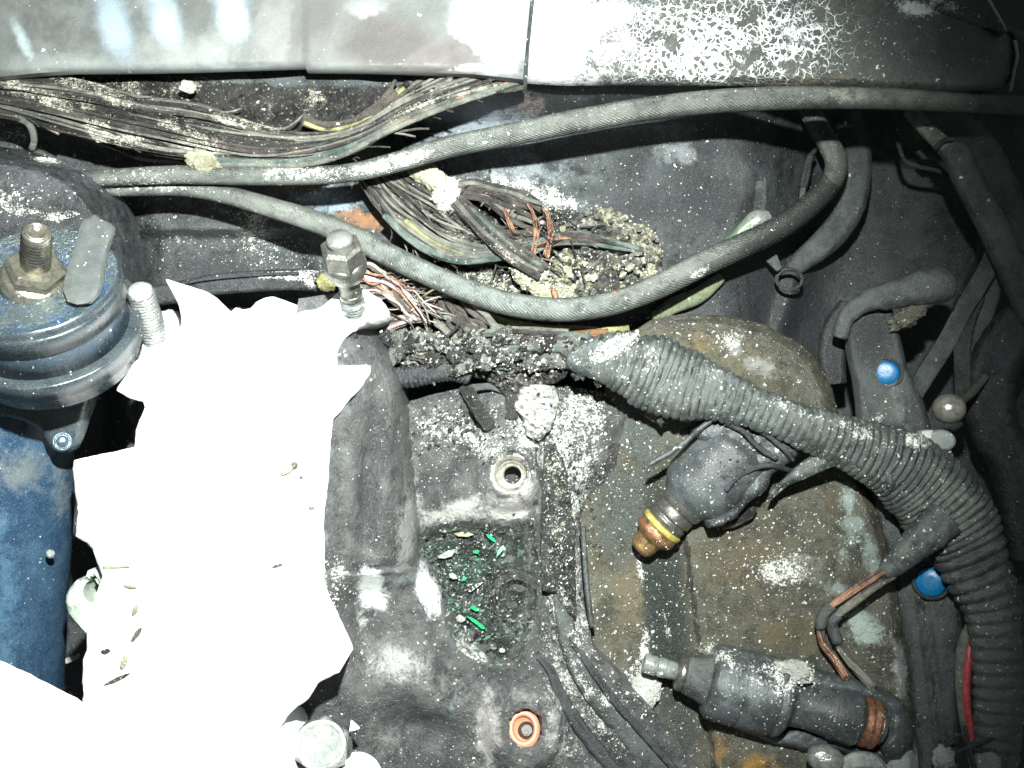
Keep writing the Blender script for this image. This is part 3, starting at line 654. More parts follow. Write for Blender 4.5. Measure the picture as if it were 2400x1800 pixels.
wt = lambda X, Y: tints([(672, 1100, 16, 10, -30, 1.2, (0.26, 0.20, 0.12)), (690, 1085, 8, 12, 0, 1.0, (0.30, 0.27, 0.2)), (706, 1116, 8, 6, 0, 1.0, (0.20, 0.30, 0.28)), (730, 1190, 10, 6, 0, 1.0, (0.25, 0.36, 0.34)), (724, 800, 5, 26, 4, 0.8, (0.4, 0.38, 0.25)), (650, 1325, 14, 4, -15, 0.8, (0.5, 0.52, 0.5)), (594, 1690, 12, 34, 0, 0.7, (0.45, 0.66, 0.72)), (725, 775, 6, 12, -30, 0.9, (0.35, 0.38, 0.3)),
    (800, 742, 36, 14, 0, 0.5, (0.45, 0.50, 0.46)), (862, 735, 18, 18, 0, 0.75, (0.36, 0.42, 0.38)), (760, 720, 30, 8, -20, 0.7, (0.40, 0.44, 0.40)), (540, 752, 16, 8, 0, 0.8, (0.3, 0.34, 0.34)),
    (338, 1375, 5, 14, 25, 1.2, (0.28, 0.28, 0.24)), (320, 1430, 4, 12, -20, 1.0, (0.4, 0.4, 0.3)), (318, 1486, 5, 18, 35, 1.2, (0.25, 0.25, 0.22)), (248, 1527, 10, 5, -20, 1.3, (0.14, 0.14, 0.12)), (290, 1550, 6, 20, 25, 1.1, (0.34, 0.32, 0.24)), (275, 1590, 30, 5, -25, 1.0, (0.3, 0.32, 0.28)), (300, 1375, 20, 5, 10, 0.8, (0.5, 0.5, 0.35)), (310, 1530, 30, 40, 0, 0.42, (0.6, 0.56, 0.38))], X, Y)  # narrow dark marks draw the shaded flange slots in colour
o = patch_obj('casting_top', white_poly, white_h, M['white'], casting, 8, 60, tint=wt)
for (x, y, a, b, rot, m) in [(672, 1102, 15, 7, 35, 'yash'), (690, 1090, 8, 6, 0, 'foam'), (706, 1118, 4, 4, 0, 'wire_grey'), (730, 1190, 6, 4, 0, 'wire_grey'), (316, 1430, 5, 12, -25, 'yash'), (320, 1487, 5, 17, -35, 'foam'), (248, 1527, 10, 5, 15, 'char'), (290, 1552, 6, 16, -20, 'yash'), (275, 1592, 28, 4, 25, 'foam'), (650, 1326, 12, 3, 15, 'foam'), (305, 1374, 14, 4, -10, 'yash')]:  # crumbs, plus raised dark stand-ins for the flange slots
    V, F = lump(x, y, 322, a, b, 4, int(x), 0.5, n=12, rot=rot); mk('residue_and_slot_mark', V, F, M[m], casting)
# flange ear with its bolt hole
ear = rough_poly([(306, 1326), (280, 1322), (245, 1328), (222, 1331), (206, 1337), (190, 1350), (174, 1366), (163, 1380), (156, 1395), (154, 1410), (156, 1424), (164, 1440), (174, 1453), (190, 1471), (203, 1486), (240, 1490), (300, 1480), (320, 1400)], 9, 1.2, 3)
hole = [(215+20*math.cos(a), 1386+26*math.sin(a)) for a in np.linspace(0, 2*math.pi, 20, endpoint=False)]
o = patch_obj('flange_ear', ear, lambda X, Y, d: 262-8*sstep(6, 0, d)+0*X, grime('greenish_alloy', (0.28, 0.33, 0.27), (0.46, 0.52, 0.45), ash=-0.3, specks=0.1, rough=0.6, bump=0.3, grain=0.5), casting, 7, 150, holes=[hole])
simple_tube('flange_gasket', [(243, 1330, 316), (270, 1328, 322), (303, 1325, 324)], 4, grime('gasket', (0.25, 0.27, 0.2), (0.4, 0.4, 0.3)), casting, seg=6)
# white sheet in the bottom left corner and small cap beside the bolt
sheet = [(-160, 1510), (0, 1556), (30, 1572), (65, 1585), (98, 1602), (127, 1620), (150, 1632), (172, 1641), (195, 1660), (260, 1720), (420, 1800), (500, 1925), (-160, 1925)]
o = patch_obj('white_sheet', rough_poly(sheet, 12, 1.5, 4), lambda X, Y, d: 420+10*fbm(X/90, Y/90, oct=3, seed=5)-12*sstep(14, 0, d), M['white'], None, 14, 395)
tagp(o, 'plain white sheet filling the bottom left corner of the picture', 'sheet')
capc = [(833+54*math.cos(a), 1818+62*math.sin(a)) for a in np.linspace(0, 2*math.pi, 36, endpoint=False)]
V, F = lathe(smoothprof([(0, 56), (26, 56), (34, 48), (37, 0.5)], 8), W(836, 1826, 190), W(836, 1826, 300), 40)
o = mk('plastic_disc', V, F, M['white']); tagp(o, 'round white cap at the bottom edge, right of the hexagonal bolt head', 'cap')
o = patch_obj('white_fragment', [(822, 1690), (834, 1700), (842, 1708), (830, 1712), (819, 1714)], lambda X, Y, d: 232+0*X, M['white'], None, 5, 222)
tagp(o, 'tiny triangular white chip beside the hexagonal bolt head', 'chip')
# hex bolt at the bottom
bolt = thing('hex_bolt', W(752, 1745, 200), 'silvery hexagonal bolt head with a dished centre at the bottom of the white casting', 'bolt')
p0, p1 = W(757, 1752, 195), W(748, 1738, 330)
V, F = lathe([(0, 64), (12, 64), (13, 56)], p0, p1, 40); mk('washer', V, F, M['dark'], bolt)
V, F = lathe([(10, 62), (52, 62), (62, 56)], p0, p1, 6, phase=0.35); mk('head', V, F, M['zinc'], bolt, smooth=False)
V, F = lathe(smoothprof([(60, 54), (70, 52), (72, 46), (58, 38), (50, 20), (58, 12), (56, 1)], 3), p0, p1, 40, jit=0.04); mk('dished_top', V, F, grime('bright_zinc', (0.35, 0.38, 0.34), (0.62, 0.64, 0.6), ash=0.0, specks=0.2, rough=0.35, bump=0.4, metal=0.3, scale=1.5), bolt)

# ================================================================ studs
def stud_threads(a, b, r, pitch=6.0, depth=2.4):
    depth *= 1.6; pitch *= 1.25
    n = int((b-a)/pitch); pr = [(a, r-depth)]
    for i in range(n): pr += [(a+pitch*(i+0.5), r), (a+pitch*(i+1), r-depth)]
    return pr
stud = thing('stud', W(826, 728, 300), 'tall steel stud with a collar nut standing on the round boss of the white casting', 'stud')
p0, p1 = W(832, 735, 300), W(795, 556, 470)
L = (p1-p0).length/S
V, F = lathe([(0, 26)]+[(s, r) for s, r in stud_threads(0, 44, 26)]+[(44, 25), (48, 22), (50, 25)], p0, p1, 28); mk('lower_thread', V, F, M['zinc'], stud)
V, F = lathe(smoothprof([(50, 24), (64, 24), (66, 21.5), (110, 22), (118, 26)], 3), p0, p1, 28); mk('shank', V, F, M['nutsteel'], stud)
V, F = lathe(smoothprof([(106, 20), (110, 33), (132, 43), (148, 44), (158, 38)], 5), p0, p1, 30); mk('collar', V, F, M['nutsteel'], stud)
V, F = lathe([(146, 40), (150, 43), (192, 42), (198, 34), (198, 20)], p0, p1, 6, phase=0.2); mk('nut', V, F, M['nutsteel'], stud, smooth=False)
V, F = lathe([(190, 24)]+stud_threads(192, L-14, 27, 8, 2.5)+[(L-8, 27), (L, 23), (L+2, 10)], p0, p1, 28); mk('upper_thread', V, F, grime('sooty_thread', (0.09, 0.095, 0.085), (0.16, 0.165, 0.15), ash=-0.3, metal=0.3, rough=0.4, bump=0.2), stud)
# green marking flecks beside the thread
o = patch_obj('green_thread_seal', rough_poly([(800, 712), (810, 710), (815, 736), (806, 740)], 4, 1.5, 2), lambda X, Y, d: 330+0*X, M['green'], None, 4, 322)
tagp(o, 'small green fleck of thread sealant beside the foot of the tall steel stud', 'sealant fleck')

stud2 = thing('stud', W(360, 800, 180), 'leaning corroded grey threaded stud left of the jagged white spike', 'stud')
p0, p1 = W(366, 800, 190), W(326, 676, 300); L = (p1-p0).length/S
V, F = lathe(stud_threads(0, L-6, 29, 6.5, 2.6)+[(L-3, 26), (L, 20), (L+1, 4)], p0, p1, 26, jit=0.03); mk('threaded_rod', V, F, M['zinc'], stud2)
V, F = lathe(smoothprof([(-14, 52), (-2, 54), (6, 50), (10, 30), (10, 10)], 4), W(352, 798, 190), W(318, 690, 300), 30, jit=0.12); mk('corroded_washer', V, F, M['zinc'], stud2)
V, F = lump(396, 762, 200, 34, 32, 22, 3, 0.25, n=18, crust=0.1); mk('corroded_ear', V, F, grime('chalky_zinc', (0.34, 0.38, 0.36), (0.6, 0.64, 0.62), ash=0.1, bump=0.6), stud2)
V, F = lathe(smoothprof([(0, 30), (36, 30), (44, 24), (46, 2)], 4), W(290, 690, 60), W(278, 666, 140), 26); o = mk('bolt_head', V, F, M['dark'])
tagp(o, 'small dark round bolt head left of the leaning corroded stud', 'bolt')

# ================================================================ blue topped cylinder at the left
cyl = thing('damper_cylinder', W(75, 1050, -150), 'blue and slate metal cylinder with stepped rings and a riveted flange at the left edge', 'cylinder')
top = W(74, 648, 430); axis = Vector((0.02, 0.72, 0.70)).normalized()
def cy(s): return top-axis*(s*S)
def cylpart(name, prof, mat, seg=72, **k):
    V, F = lathe(smoothprof(prof, 5), cy(0), cy(-10), seg, **k)   # profile distances count upwards from the top face
    return mk(name, V, F, M[mat] if isinstance(mat, str) else mat, cyl, attrs={'ash': np.zeros(len(V)), 'tint': np.zeros((len(V), 4))} if not k.get('at') else None)
blue_s = (0.03, 0.14, 0.26)
V, F = lathe(smoothprof([(-30, 160), (-4, 162), (0, 156), (0, 60), (0, 1)], 5), cy(0), cy(-10), 72)
VA = np.array([tuple(v) for v in V]); pxs = 1200+VA[:, 0]/S*1.2; 
mk('blue_top', V, F, grime('blue_top_paint', (0.01, 0.028, 0.06), (0.02, 0.065, 0.13), ash=0.0, specks=0.6, rough=0.28, bump=0.5, stain=(0.035, 0.06, 0.05), stain_amt=1.0, spec=0.9), cyl)
V, F = lathe(smoothprof([(-66, 166), (-30, 168), (-24, 163), (-6, 162)], 4), cy(0), cy(-10), 72)
mk('upper_ring', V, F, M['slate'], cyl)
V, F = lathe(smoothprof([(-130, 158), (-70, 158), (-66, 166)], 4), cy(0), cy(-10), 72); mk('blue_band', V, F, grime('dull_blue_band', (0.02, 0.04, 0.065), (0.045, 0.075, 0.10), ash=-0.2, specks=0.4, rough=0.35, bump=0.15), cyl)
V, F = lathe(smoothprof([(-170, 178), (-134, 178), (-130, 160)], 4), cy(0), cy(-10), 72); mk('lower_ring', V, F, M['slate'], cyl)
V, F = lathe(smoothprof([(-208, 162), (-174, 166), (-170, 178)], 4), cy(0), cy(-10), 72); mk('neck', V, F, M['slate'], cyl)
# flange with rivet
fl = rough_poly([(-160, 930), (60, 930), (214, 915), (205, 950), (192, 1000), (184, 1030), (176, 1050), (160, 1062), (140, 1061), (122, 1052), (110, 1036), (104, 1018), (88, 1002), (60, 988), (30, 980), (-10, 974), (-160, 962)], 10, 0.6, 2)
o = patch_obj('flange', fl, lambda X, Y, d: 262-0.22*(Y-930)-8*sstep(10, 0, d), M['slate'], cyl, 8, 205)
V, F = lathe(smoothprof([(0, 22), (8, 22), (11, 18), (9, 13), (12, 10), (14, 1)], 2), W(146, 1035, 240), W(146, 1030, 300), 30); mk('rivet', V, F, grime('rivet_metal', (0.03, 0.05, 0.065), (0.05, 0.08, 0.10), rough=0.3, metal=0.3, bump=0.1, ash=-0.4), o and cyl)
# column below
V, F = lathe(smoothprof([(-900, 150), (-330, 158), (-300, 168)], 4), W(20, 945, 120), W(20, 945, 120)+Vector((0.0, 0.10, 0.035)), 64)
V, F = tube([(-10, 930, 80), (-12, 1150, 60), (-26, 1400, 30), (-40, 1750, -10)], 172, seg=64, step=30)
VA = np.array([tuple(v) for v in V])
o = mk('blue_column', V, F, M['bluemetal'], cyl, attrs={'tint': tints([(40, 1100, 90, 60, 0, 0.7, (0.08, 0.095, 0.10)), (150, 1100, 40, 150, 0, 0.6, (0.1, 0.12, 0.13)), (10, 1400, 50, 260, 0, 0.6, (0.04, 0.095, 0.15))], 1200+VA[:, 0]/S*D/(D-VA[:, 2]/S), 900-VA[:, 1]/S*D/(D-VA[:, 2]/S)), 'ash': np.zeros(len(V))})
# soot dome behind the top
dome = rough_poly([(-160, 330), (-20, 340), (60, 352), (130, 372), (190, 404), (225, 440), (250, 480), (268, 540), (278, 620), (276, 700), (268, 760), (254, 810), (232, 850), (205, 900), (-160, 900)], 12, 1.5, 6)
def dome_h(X, Y, d):
    return 250+0.0*X-120*sstep(46, 0, d)-0.05*np.abs(Y-600)+6*fbm(X/60, Y/60, oct=3, seed=14)+22*gauss(X, Y, 60, 470, 130, 30, 4)
o = patch_obj('upper_mount', dome, dome_h, M['dark'], None, 8, -60, ash=lambda X, Y: blobs([(110, 375, 60, 10, 6, 1.5), (20, 480, 46, 20, 30, 1.2), (70, 495, 60, 16, 10, 0.9), (150, 505, 46, 12, -12, 1.6), (90, 440, 90, 30, 0, 0.7), (190, 390, 14, 20, 0, 1.2)], X, Y),
    tint=lambda X, Y: tints([(150, 420, 200, 60, 0, 0.5, (0.055, 0.065, 0.07)), (240, 650, 30, 190, 0, 0.6, (0.06, 0.07, 0.075))], X, Y))
tagp(o, 'dark sooted dome with white ash flakes behind the blue topped cylinder', 'mount')
# grey tab leaning on the cylinder
tabp = rough_poly([(212, 506), (222, 502), (232, 512), (252, 520), (264, 532), (258, 556), (246, 590), (240, 622), (236, 660), (226, 690), (206, 710), (180, 714), (158, 706), (148, 680), (152, 650), (166, 610), (176, 570), (186, 535), (196, 512)], 8, 0.8, 9)
o = patch_obj('grey_tab', tabp, lambda X, Y, d: 456+0.9*(Y-640)-6*sstep(10, 0, d), grime('grey_plastic', (0.065, 0.075, 0.072), (0.095, 0.105, 0.10), ash=-0.4, specks=0.15, rough=0.45, bump=0.08, grain=0.5), None, 7, lambda x, y: 432+0.9*(y-640))
tagp(o, 'smooth grey rounded tab standing against the blue cylinder top', 'tab')
nut = thing('flange_nut', W(78, 650, 430), 'golden steel nut and threaded stud on the blue cylinder top', 'nut')
q0 = W(82, 655, 446); q1 = W(88, 500, 590)
V, F = lathe(smoothprof([(-14, 66), (0, 66), (8, 62), (18, 56)], 3), q0, q1, 44); mk('washer', V, F, M['goldsteel'], nut)
V, F = lathe([(6, 56), (36, 56), (46, 48), (46, 30)], q0, q1, 6, phase=0.55); mk('hexagon', V, F, M['goldsteel'], nut, smooth=False)
V, F = lathe([(40, 30)]+stud_threads(42, 132, 28, 7, 2.2)+[(136, 27), (142, 22), (140, 16), (126, 13), (126, 1)], q0, q1, 30); mk('threaded_end', V, F, M['goldsteel'], nut)
V, F = lathe([(139, 24), (144, 21), (143, 16), (134, 14)], q0, q1, 30); mk('hollow_tip', V, F, M['goldsteel'], nut)

# things in the gap between the cylinder and the white casting
simple = [(300, 930, -60), (318, 980, -70), (322, 1020, -80), (305, 1070, -90), (300, 1110, -95)]
o = simple_tube('grey_hose', simple, 15, 'hose', seg=12); tagp(o, 'short grey hose glimpsed between the cylinder flange and the white casting', 'hose')
o = simple_tube('dark_hose', [(330, 900, -40), (318, 955, -60), (345, 1010, -80), (335, 1080, -100)], 26, 'dark', seg=12); tagp(o, 'thick dark hose beside the short grey hose, half behind the white casting', 'hose')
o = simple_tube('thin_bracket_rod', [(158, 1400, -120), (146, 1500, -120), (138, 1560, -110), (120, 1650, -110)], 10, 'hose', seg=8); tagp(o, 'thin grey rod low in the gap left of the flange ear', 'rod')
V, F = lump(118, 1298, 160, 10, 10, 8, 2, 0.3, n=10); o = mk('ash_crumb', V, F, M['zinc']); tagp(o, 'pale crumb stuck on the edge of the blue column', 'crumb')
V, F = lump(165, 1545, -100, 26, 7, 6, 2, 0.4, n=12, rot=25); o = mk('ash_crumb', V, F, M['ash']); tagp(o, 'long pale crumb low in the dark gap beside the flange ear', 'crumb')
# ================================================================ wire helpers
WIREM = ['wire', 'wire', 'wire', 'wire_grey', 'wire_green', 'wire_copper', 'wire_pink', 'wire_yellow']
def curve_at(pts, n):
    P = spline(pts, 12); s = np.concatenate([[0], np.cumsum(np.hypot(*(np.diff(P[:, :2], axis=0).T)))]); s /= s[-1]
    t = np.linspace(0, 1, n); return np.stack([np.interp(t, s, P[:, k]) for k in range(P.shape[1])], 1)
def wire_bundle(parent, curves, n, r=(5, 8), seed=0, wob=6, mats=None, hrange=(0, 30), samples=60, ends=(0, 0.1), dome=0, seg=7, ash=None, wander=0.08, name='wire'):
    """n wires that run between the given guide curves (each a list of (px, py, h))."""
    rs = np.random.RandomState(seed); C = [curve_at(c, samples) for c in curves]; m = len(C)-1; objs = []
    for i in range(n):
        t0 = (i+rs.uniform(-0.45, 0.45))/max(1, n-1); t0 = min(max(t0, 0), 1)
        s = np.linspace(0, 1, samples)
        tt = np.clip(t0+wander*vnoise(s*3.0, np.full(samples, i*7.3), seed=seed), 0, 1)*m
        k = np.minimum(tt.astype(int), m-1); f = tt-k
        P = np.zeros((samples, C[0].shape[1]))
        for j in range(samples): P[j] = C[k[j]][j]*(1-f[j])+C[k[j]+1][j]*f[j]
        P[:, 0] += wob*vnoise(s*5, np.full(samples, i*3.1), seed=seed+1); P[:, 1] += wob*vnoise(s*6, np.full(samples, i*5.7), seed=seed+2)
        P[:, 2] += rs.uniform(*hrange)+8*vnoise(s*4, np.full(samples, i*9.1), seed=seed+3)+dome*math.sin(math.pi*t0)
        a = int(rs.uniform(0, ends[0])*samples); b = samples-int(rs.uniform(0, ends[1])*samples)
        P = P[a:max(b, a+6)]
        rad = rs.uniform(*r)
        mt = M[rs.choice(mats or ['wire'])]
        V, F = tube(P[:, :3], rad, seg=seg, raw=True, jit=0.25, seed=i)
        at = {}
        if ash:
            VA = V; hx = VA[:, 2]/S; kx = (D-hx)/D*S
            at['ash'] = blobs(ash, 1200+VA[:, 0]/kx, 900-VA[:, 1]/kx)
        objs.append(mk(name, V, F, mt, parent, attrs=at))
    return objs
def cpatch(name, poly, h, mat, parent=None, step=6, drop=40, amp=14, freq=26, seed=0, edge=18, dome=30, ash=None, tint=None, crust=0, ramp=6, rough=3, slope=None):
    """a rough charred piece"""
    def hf(X, Y, d):
        q = h if slope is None else slope(X, Y)
        r = q+dome*np.sqrt(np.clip(d/edge, 0, 1))-dome+amp*fbm(X/freq, Y/freq, oct=5, seed=seed, gain=0.6)
        if crust:
            f1, f2 = worley(X/crust+3.1*vnoise(X/40, Y/40, seed=seed+4)*0.3, Y/crust, seed+1); r = r+amp*1.6*(0.55-f1)
        return r
    if crust:
        ash0 = ash
        def ash(X, Y):
            f1, f2 = worley(X/crust+3.1*vnoise(X/40, Y/40, seed=seed+4)*0.3, Y/crust, seed+1)
            return (ash0(X, Y) if ash0 else 0)+0.9*(0.42-f1)
    base = (h-drop) if slope is None else (lambda x, y: float(slope(np.array([x]), np.array([y]))[0])-drop)
    return patch_obj(name, rough_poly(poly, 8, rough, seed), hf, M[mat] if isinstance(mat, str) else mat, parent, step, base, ash=ash, tint=tint, seed=seed)

# ================================================================ upper burnt harness
har = thing('wire_harness', W(600, 290, 0), 'wide fan of burnt wires sweeping from the left edge under the top panel', 'wire harness')
A = [[(-60, 182, 40), (150, 190, 42), (330, 232, 40), (470, 250, 36), (600, 296, 34), (720, 318, 34), (820, 296, 34), (900, 240, 36), (960, 190, 40), (1010, 160, 44)],
     [(-60, 200, 40), (150, 226, 44), (330, 268, 44), (480, 300, 44), (620, 326, 42), (740, 332, 42), (850, 300, 42), (950, 240, 42), (1050, 200, 44), (1130, 172, 46)],
     [(-60, 226, 42), (120, 262, 46), (300, 305, 48), (480, 342, 48), (620, 362, 48), (740, 352, 48), (850, 318, 46), (950, 268, 46), (1080, 222, 46), (1200, 188, 46)],
     [(-60, 262, 40), (100, 292, 42), (240, 330, 44), (360, 362, 44), (500, 376, 46), (680, 380, 48), (800, 356, 46), (900, 306, 46), (1040, 244, 46), (1240, 194, 46)]]
hash_ = [(40, 208, 60, 16, 25, 1.5), (120, 235, 60, 12, 30, 1.5), (160, 185, 60, 14, 15, 1.4), (220, 205, 50, 16, 20, 1.2), (190, 240, 40, 14, 20, 1.0), (280, 235, 40, 14, 15, 1.1), (230, 305, 34, 18, 30, 1.7), (270, 330, 40, 14, 35, 1.5), (420, 300, 60, 12, 20, 0.9), (540, 285, 60, 10, 15, 1.0), (620, 290, 60, 10, 15, 0.9), (440, 205, 30, 14, 0, 1.3), (330, 330, 60, 20, 20, 0.7), (470, 350, 60, 20, 10, 0.8), (980, 250, 90, 20, -25, 0.7), (860, 240, 60, 10, -30, 0.9), (740, 290, 40, 10, 10, 1.0), (1120, 215, 90, 14, -20, 0.8), (500, 320, 200, 60, 10, 0.25)]
wire_bundle(har, A, 98, (3, 6.2), 3, 8, ['wire', 'wire', 'char', 'wire', 'wire_grey', 'wire_grey'], (-16, 30), 80, (0.04, 0.12), dome=10, ash=hash_)
wire_bundle(har, [[(430, 366, 66), (560, 378, 70), (700, 376, 74), (800, 350, 74), (900, 296, 72), (1030, 238, 68), (1180, 192, 62)], [(450, 382, 66), (580, 388, 70), (700, 386, 74), (810, 362, 74), (910, 310, 72), (1050, 250, 68), (1235, 190, 60)]], 9, (5, 7), 5, 2, ['wire_grey', 'wire_green', 'wire_copper', 'wire_green', 'wire_grey'], (0, 12), 70, (0.1, 0.05))
wire_bundle(har, [[(700, 262, 60), (770, 292, 60), (840, 275, 62), (900, 225, 62), (925, 188, 62)], [(690, 285, 60), (780, 308, 60), (860, 290, 62), (930, 232, 62), (985, 190, 62)]], 5, (5, 8), 6, 3, ['wire_yellow', 'wire', 'wire_grey', 'wire'], (0, 14), 40, (0.1, 0.2))
# underlying charred sheet so that no wall shows between the wires
cpatch('charred_backing', [(-60, 175), (120, 172), (330, 176), (600, 180), (840, 178), (1010, 182), (1236, 186), (1050, 240), (900, 304), (800, 356), (690, 382), (430, 380), (310, 368), (240, 338), (120, 300), (-60, 262)], 8, 'char', har, 8, 60, 14, 30, 12, 20, 14, ash=lambda X, Y: blobs([(440, 205, 30, 16, 0, 1.5), (640, 250, 120, 40, 10, 0.3), (780, 220, 60, 40, 0, 0.3), (300, 200, 120, 20, 10, 0.7), (740, 215, 30, 20, 0, 0.6)], X, Y), crust=14)
V, F = lump(475, 378, 80, 38, 24, 20, 4, 0.4, n=26, crust=0.3, rot=-15); mk('ash_clump', V, F, M['yash'], har)
V, F = lump(440, 204, 66, 20, 14, 10, 7, 0.4, n=18, crust=0.3); mk('ash_clump', V, F, M['ash'], har)
V, F = lump(224, 312, 60, 30, 16, 12, 9, 0.5, n=20, crust=0.3, rot=-30); mk('ash_clump', V, F, M['ash'], har)
V, F = tube([(480, 385, 84), (505, 400, 76), (522, 416, 64)], 6, seg=8); mk('ash_clump', V, F, M['yash'], har)
o = simple_tube('loose_wire', [(-30, 268, 56), (20, 272, 60), (60, 285, 66), (76, 305, 66), (80, 330, 56), (74, 350, 40)], 8, 'wire_grey', seg=9, jit=0.2); tagp(o, 'short grey loose wire drooping below the harness at the left edge', 'wire')
o = simple_tube('red_wire', [(-30, 262, 50), (40, 272, 52), (100, 292, 54), (140, 312, 50)], 7, 'wire_pink', seg=8, jit=0.15); tagp(o, 'short reddish wire along the lower side of the fan at the left edge', 'wire')

# ================================================================ second harness, falling from behind the upper cable
har2 = thing('wire_harness', W(1100, 530, -40), 'burnt wire harness spreading into a crusty charred lump between the two cables', 'wire harness')
mat_ash = lambda X, Y: blobs([(1000, 490, 60, 20, 20, 0.7), (1130, 440, 110, 26, 15, 0.8), (1200, 470, 90, 40, 20, 0.7), (1240, 500, 50, 20, 30, 0.8), (1080, 600, 90, 30, 20, 0.5), (1150, 660, 80, 30, 20, 0.55), (1010, 540, 60, 10, 15, 0.9)], X, Y)+0.2
cpatch('charred_sheet', [(838, 398), (868, 392), (915, 392), (960, 420), (1020, 452), (1060, 430), (1110, 425), (1180, 438), (1240, 465), (1290, 482), (1370, 500), (1420, 520), (1450, 600), (1440, 690), (1380, 720), (1280, 716), (1190, 700), (1110, 672), (1040, 640), (985, 600), (950, 560), (915, 510), (880, 460)], -50, 'char', har2, 6, 90, 16, 30, 31, 18, 26, ash=mat_ash, crust=11,
    tint=lambda X, Y: tints([(970, 470, 90, 50, 35, 0.6, (0.075, 0.062, 0.055)), (1180, 460, 120, 40, 15, 0.45, (0.13, 0.12, 0.08))], X, Y))
B = [[(838, 408, -16), (880, 470, -16), (925, 530, -14), (985, 590, -12), (1060, 612, -12), (1150, 610, -10), (1190, 592, -10)],
     [(856, 400, -16), (905, 460, -14), (960, 510, -12), (1030, 560, -10), (1120, 588, -8), (1200, 584, -8), (1280, 562, -6)],
     [(890, 396, -14), (950, 445, -12), (1010, 488, -10), (1080, 530, -8), (1150, 556, -8), (1220, 560, -6), (1280, 552, -6)],
     [(918, 398, -12), (985, 440, -10), (1050, 476, -8), (1120, 515, -6), (1180, 540, -6), (1240, 550, -4), (1300, 545, -4)]]
wire_bundle(har2, B, 56, (2.8, 5.8), 13, 7, ['wire', 'wire', 'char', 'wire', 'wire_grey', 'wire_grey'], (-20, 18), 56, (0.03, 0.25), ash=[(1000, 490, 60, 20, 20, 0.5), (1090, 560, 60, 12, 20, 0.6)])
wire_bundle(har2, [[(900, 505, 12), (950, 555, 14), (1010, 596, 14), (1080, 614, 14), (1160, 606, 14), (1186, 600, 12)], [(960, 520, 14), (1020, 560, 14), (1090, 588, 14), (1160, 590, 16), (1200, 585, 16)]], 6, (6, 8), 14, 2, ['wire_green', 'wire_grey', 'wire_yellow', 'wire_grey', 'wire_green'], (0, 8), 40, (0.02, 0.1))
wire_bundle(har2, [[(1060, 478, 26), (1120, 545, 28), (1180, 600, 28), (1260, 652, 24)], [(1080, 462, 24), (1150, 530, 28), (1210, 575, 28), (1290, 630, 24)]], 6, (6, 9), 15, 3, ['wire_green', 'wire', 'wire_grey', 'wire'], (0, 12), 40, (0.02, 0.08), ash=[(1180, 590, 60, 10, 40, 0.9)])
wire_bundle(har2, [[(1210, 588, 6), (1290, 555, 12), (1360, 548, 14), (1420, 562, 10), (1500, 585, 4)], [(1230, 600, 6), (1300, 572, 12), (1380, 572, 14), (1440, 580, 8), (1510, 588, 2)]], 6, (5, 8), 16, 2, ['wire_grey', 'wire_green', 'wire_copper', 'wire'], (0, 8), 36, (0.02, 0.1))
wire_bundle(har2, [[(1030, 430, 0), (1100, 424, 4), (1180, 436, 4), (1270, 470, 0)], [(1060, 450, 0), (1120, 470, 4), (1200, 520, 4), (1290, 556, 0)]], 14, (4, 7), 17, 5, ['wire', 'wire', 'wire_grey', 'wire_pink'], (0, 14), 36, (0.1, 0.3))
for pl, rr in (([(1192, 482, 30), (1188, 498, 36), (1196, 520, 34), (1202, 540, 22)], 7), ([(1236, 474, 26), (1248, 490, 36), (1258, 520, 36), (1254, 560, 26), (1250, 590, 18)], 6), ([(1272, 486, 26), (1284, 496, 38), (1290, 530, 40), (1288, 560, 34), (1280, 598, 20)], 7.5)):
    for q in range(5):
        V, F = tube([(p[0]+(q-2)*2.4+2*math.sin(q*2.1+p[1]*0.07), p[1]+q*2.5, p[2]+(q % 2)*3) for p in pl], rr*0.30, seg=6, jit=0.4, seed=q); mk('copper_strand', V, F, M['wire_copper'], har2)
crustp = [(1262, 700), (1250, 640), (1290, 600), (1330, 570), (1300, 540), (1340, 515), (1384, 492), (1410, 485), (1440, 488), (1462, 504), (1478, 522), (1508, 524), (1532, 540), (1548, 566), (1554, 600), (1552, 626), (1558, 650), (1548, 670), (1520, 684), (1480, 702), (1430, 716), (1360, 724), (1300, 720)]
cpatch('foam_crust', crustp, -12, 'foam', har2, 4, 120, 26, 24, 41, 40, 46, crust=15, ash=lambda X, Y: blobs([(1430, 510, 40, 20, 0, 0.5), (1500, 570, 60, 60, 0, 0.15), (1340, 650, 60, 40, 20, 0.6), (1520, 600, 40, 90, 0, 0.5)], X, Y)-0.5*gauss(X, Y, 1400, 600, 60, 20, 20)-0.4*gauss(X, Y, 1440, 660, 40, 50, 0),
    tint=lambda X, Y: tints([(1345, 640, 55, 40, 30, 0.8, (0.42, 0.42, 0.24)), (1430, 500, 30, 20, 0, 0.5, (0.4, 0.42, 0.3)), (1400, 605, 40, 14, 10, 0.8, (0.03, 0.03, 0.03)), (1430, 650, 40, 50, 0, 0.45, (0.04, 0.045, 0.045))], X, Y))
nodp = []
for i in range(2000):
    if len(nodp) > 90: break
    x, y = RS.uniform(1280, 1555), RS.uniform(485, 720)
    if bool(inside(np.array([x]), np.array([y]), crustp)[0]) and (x > 1440 or y < 540 or 600 < y < 700 and x < 1400): nodp.append((x, y))
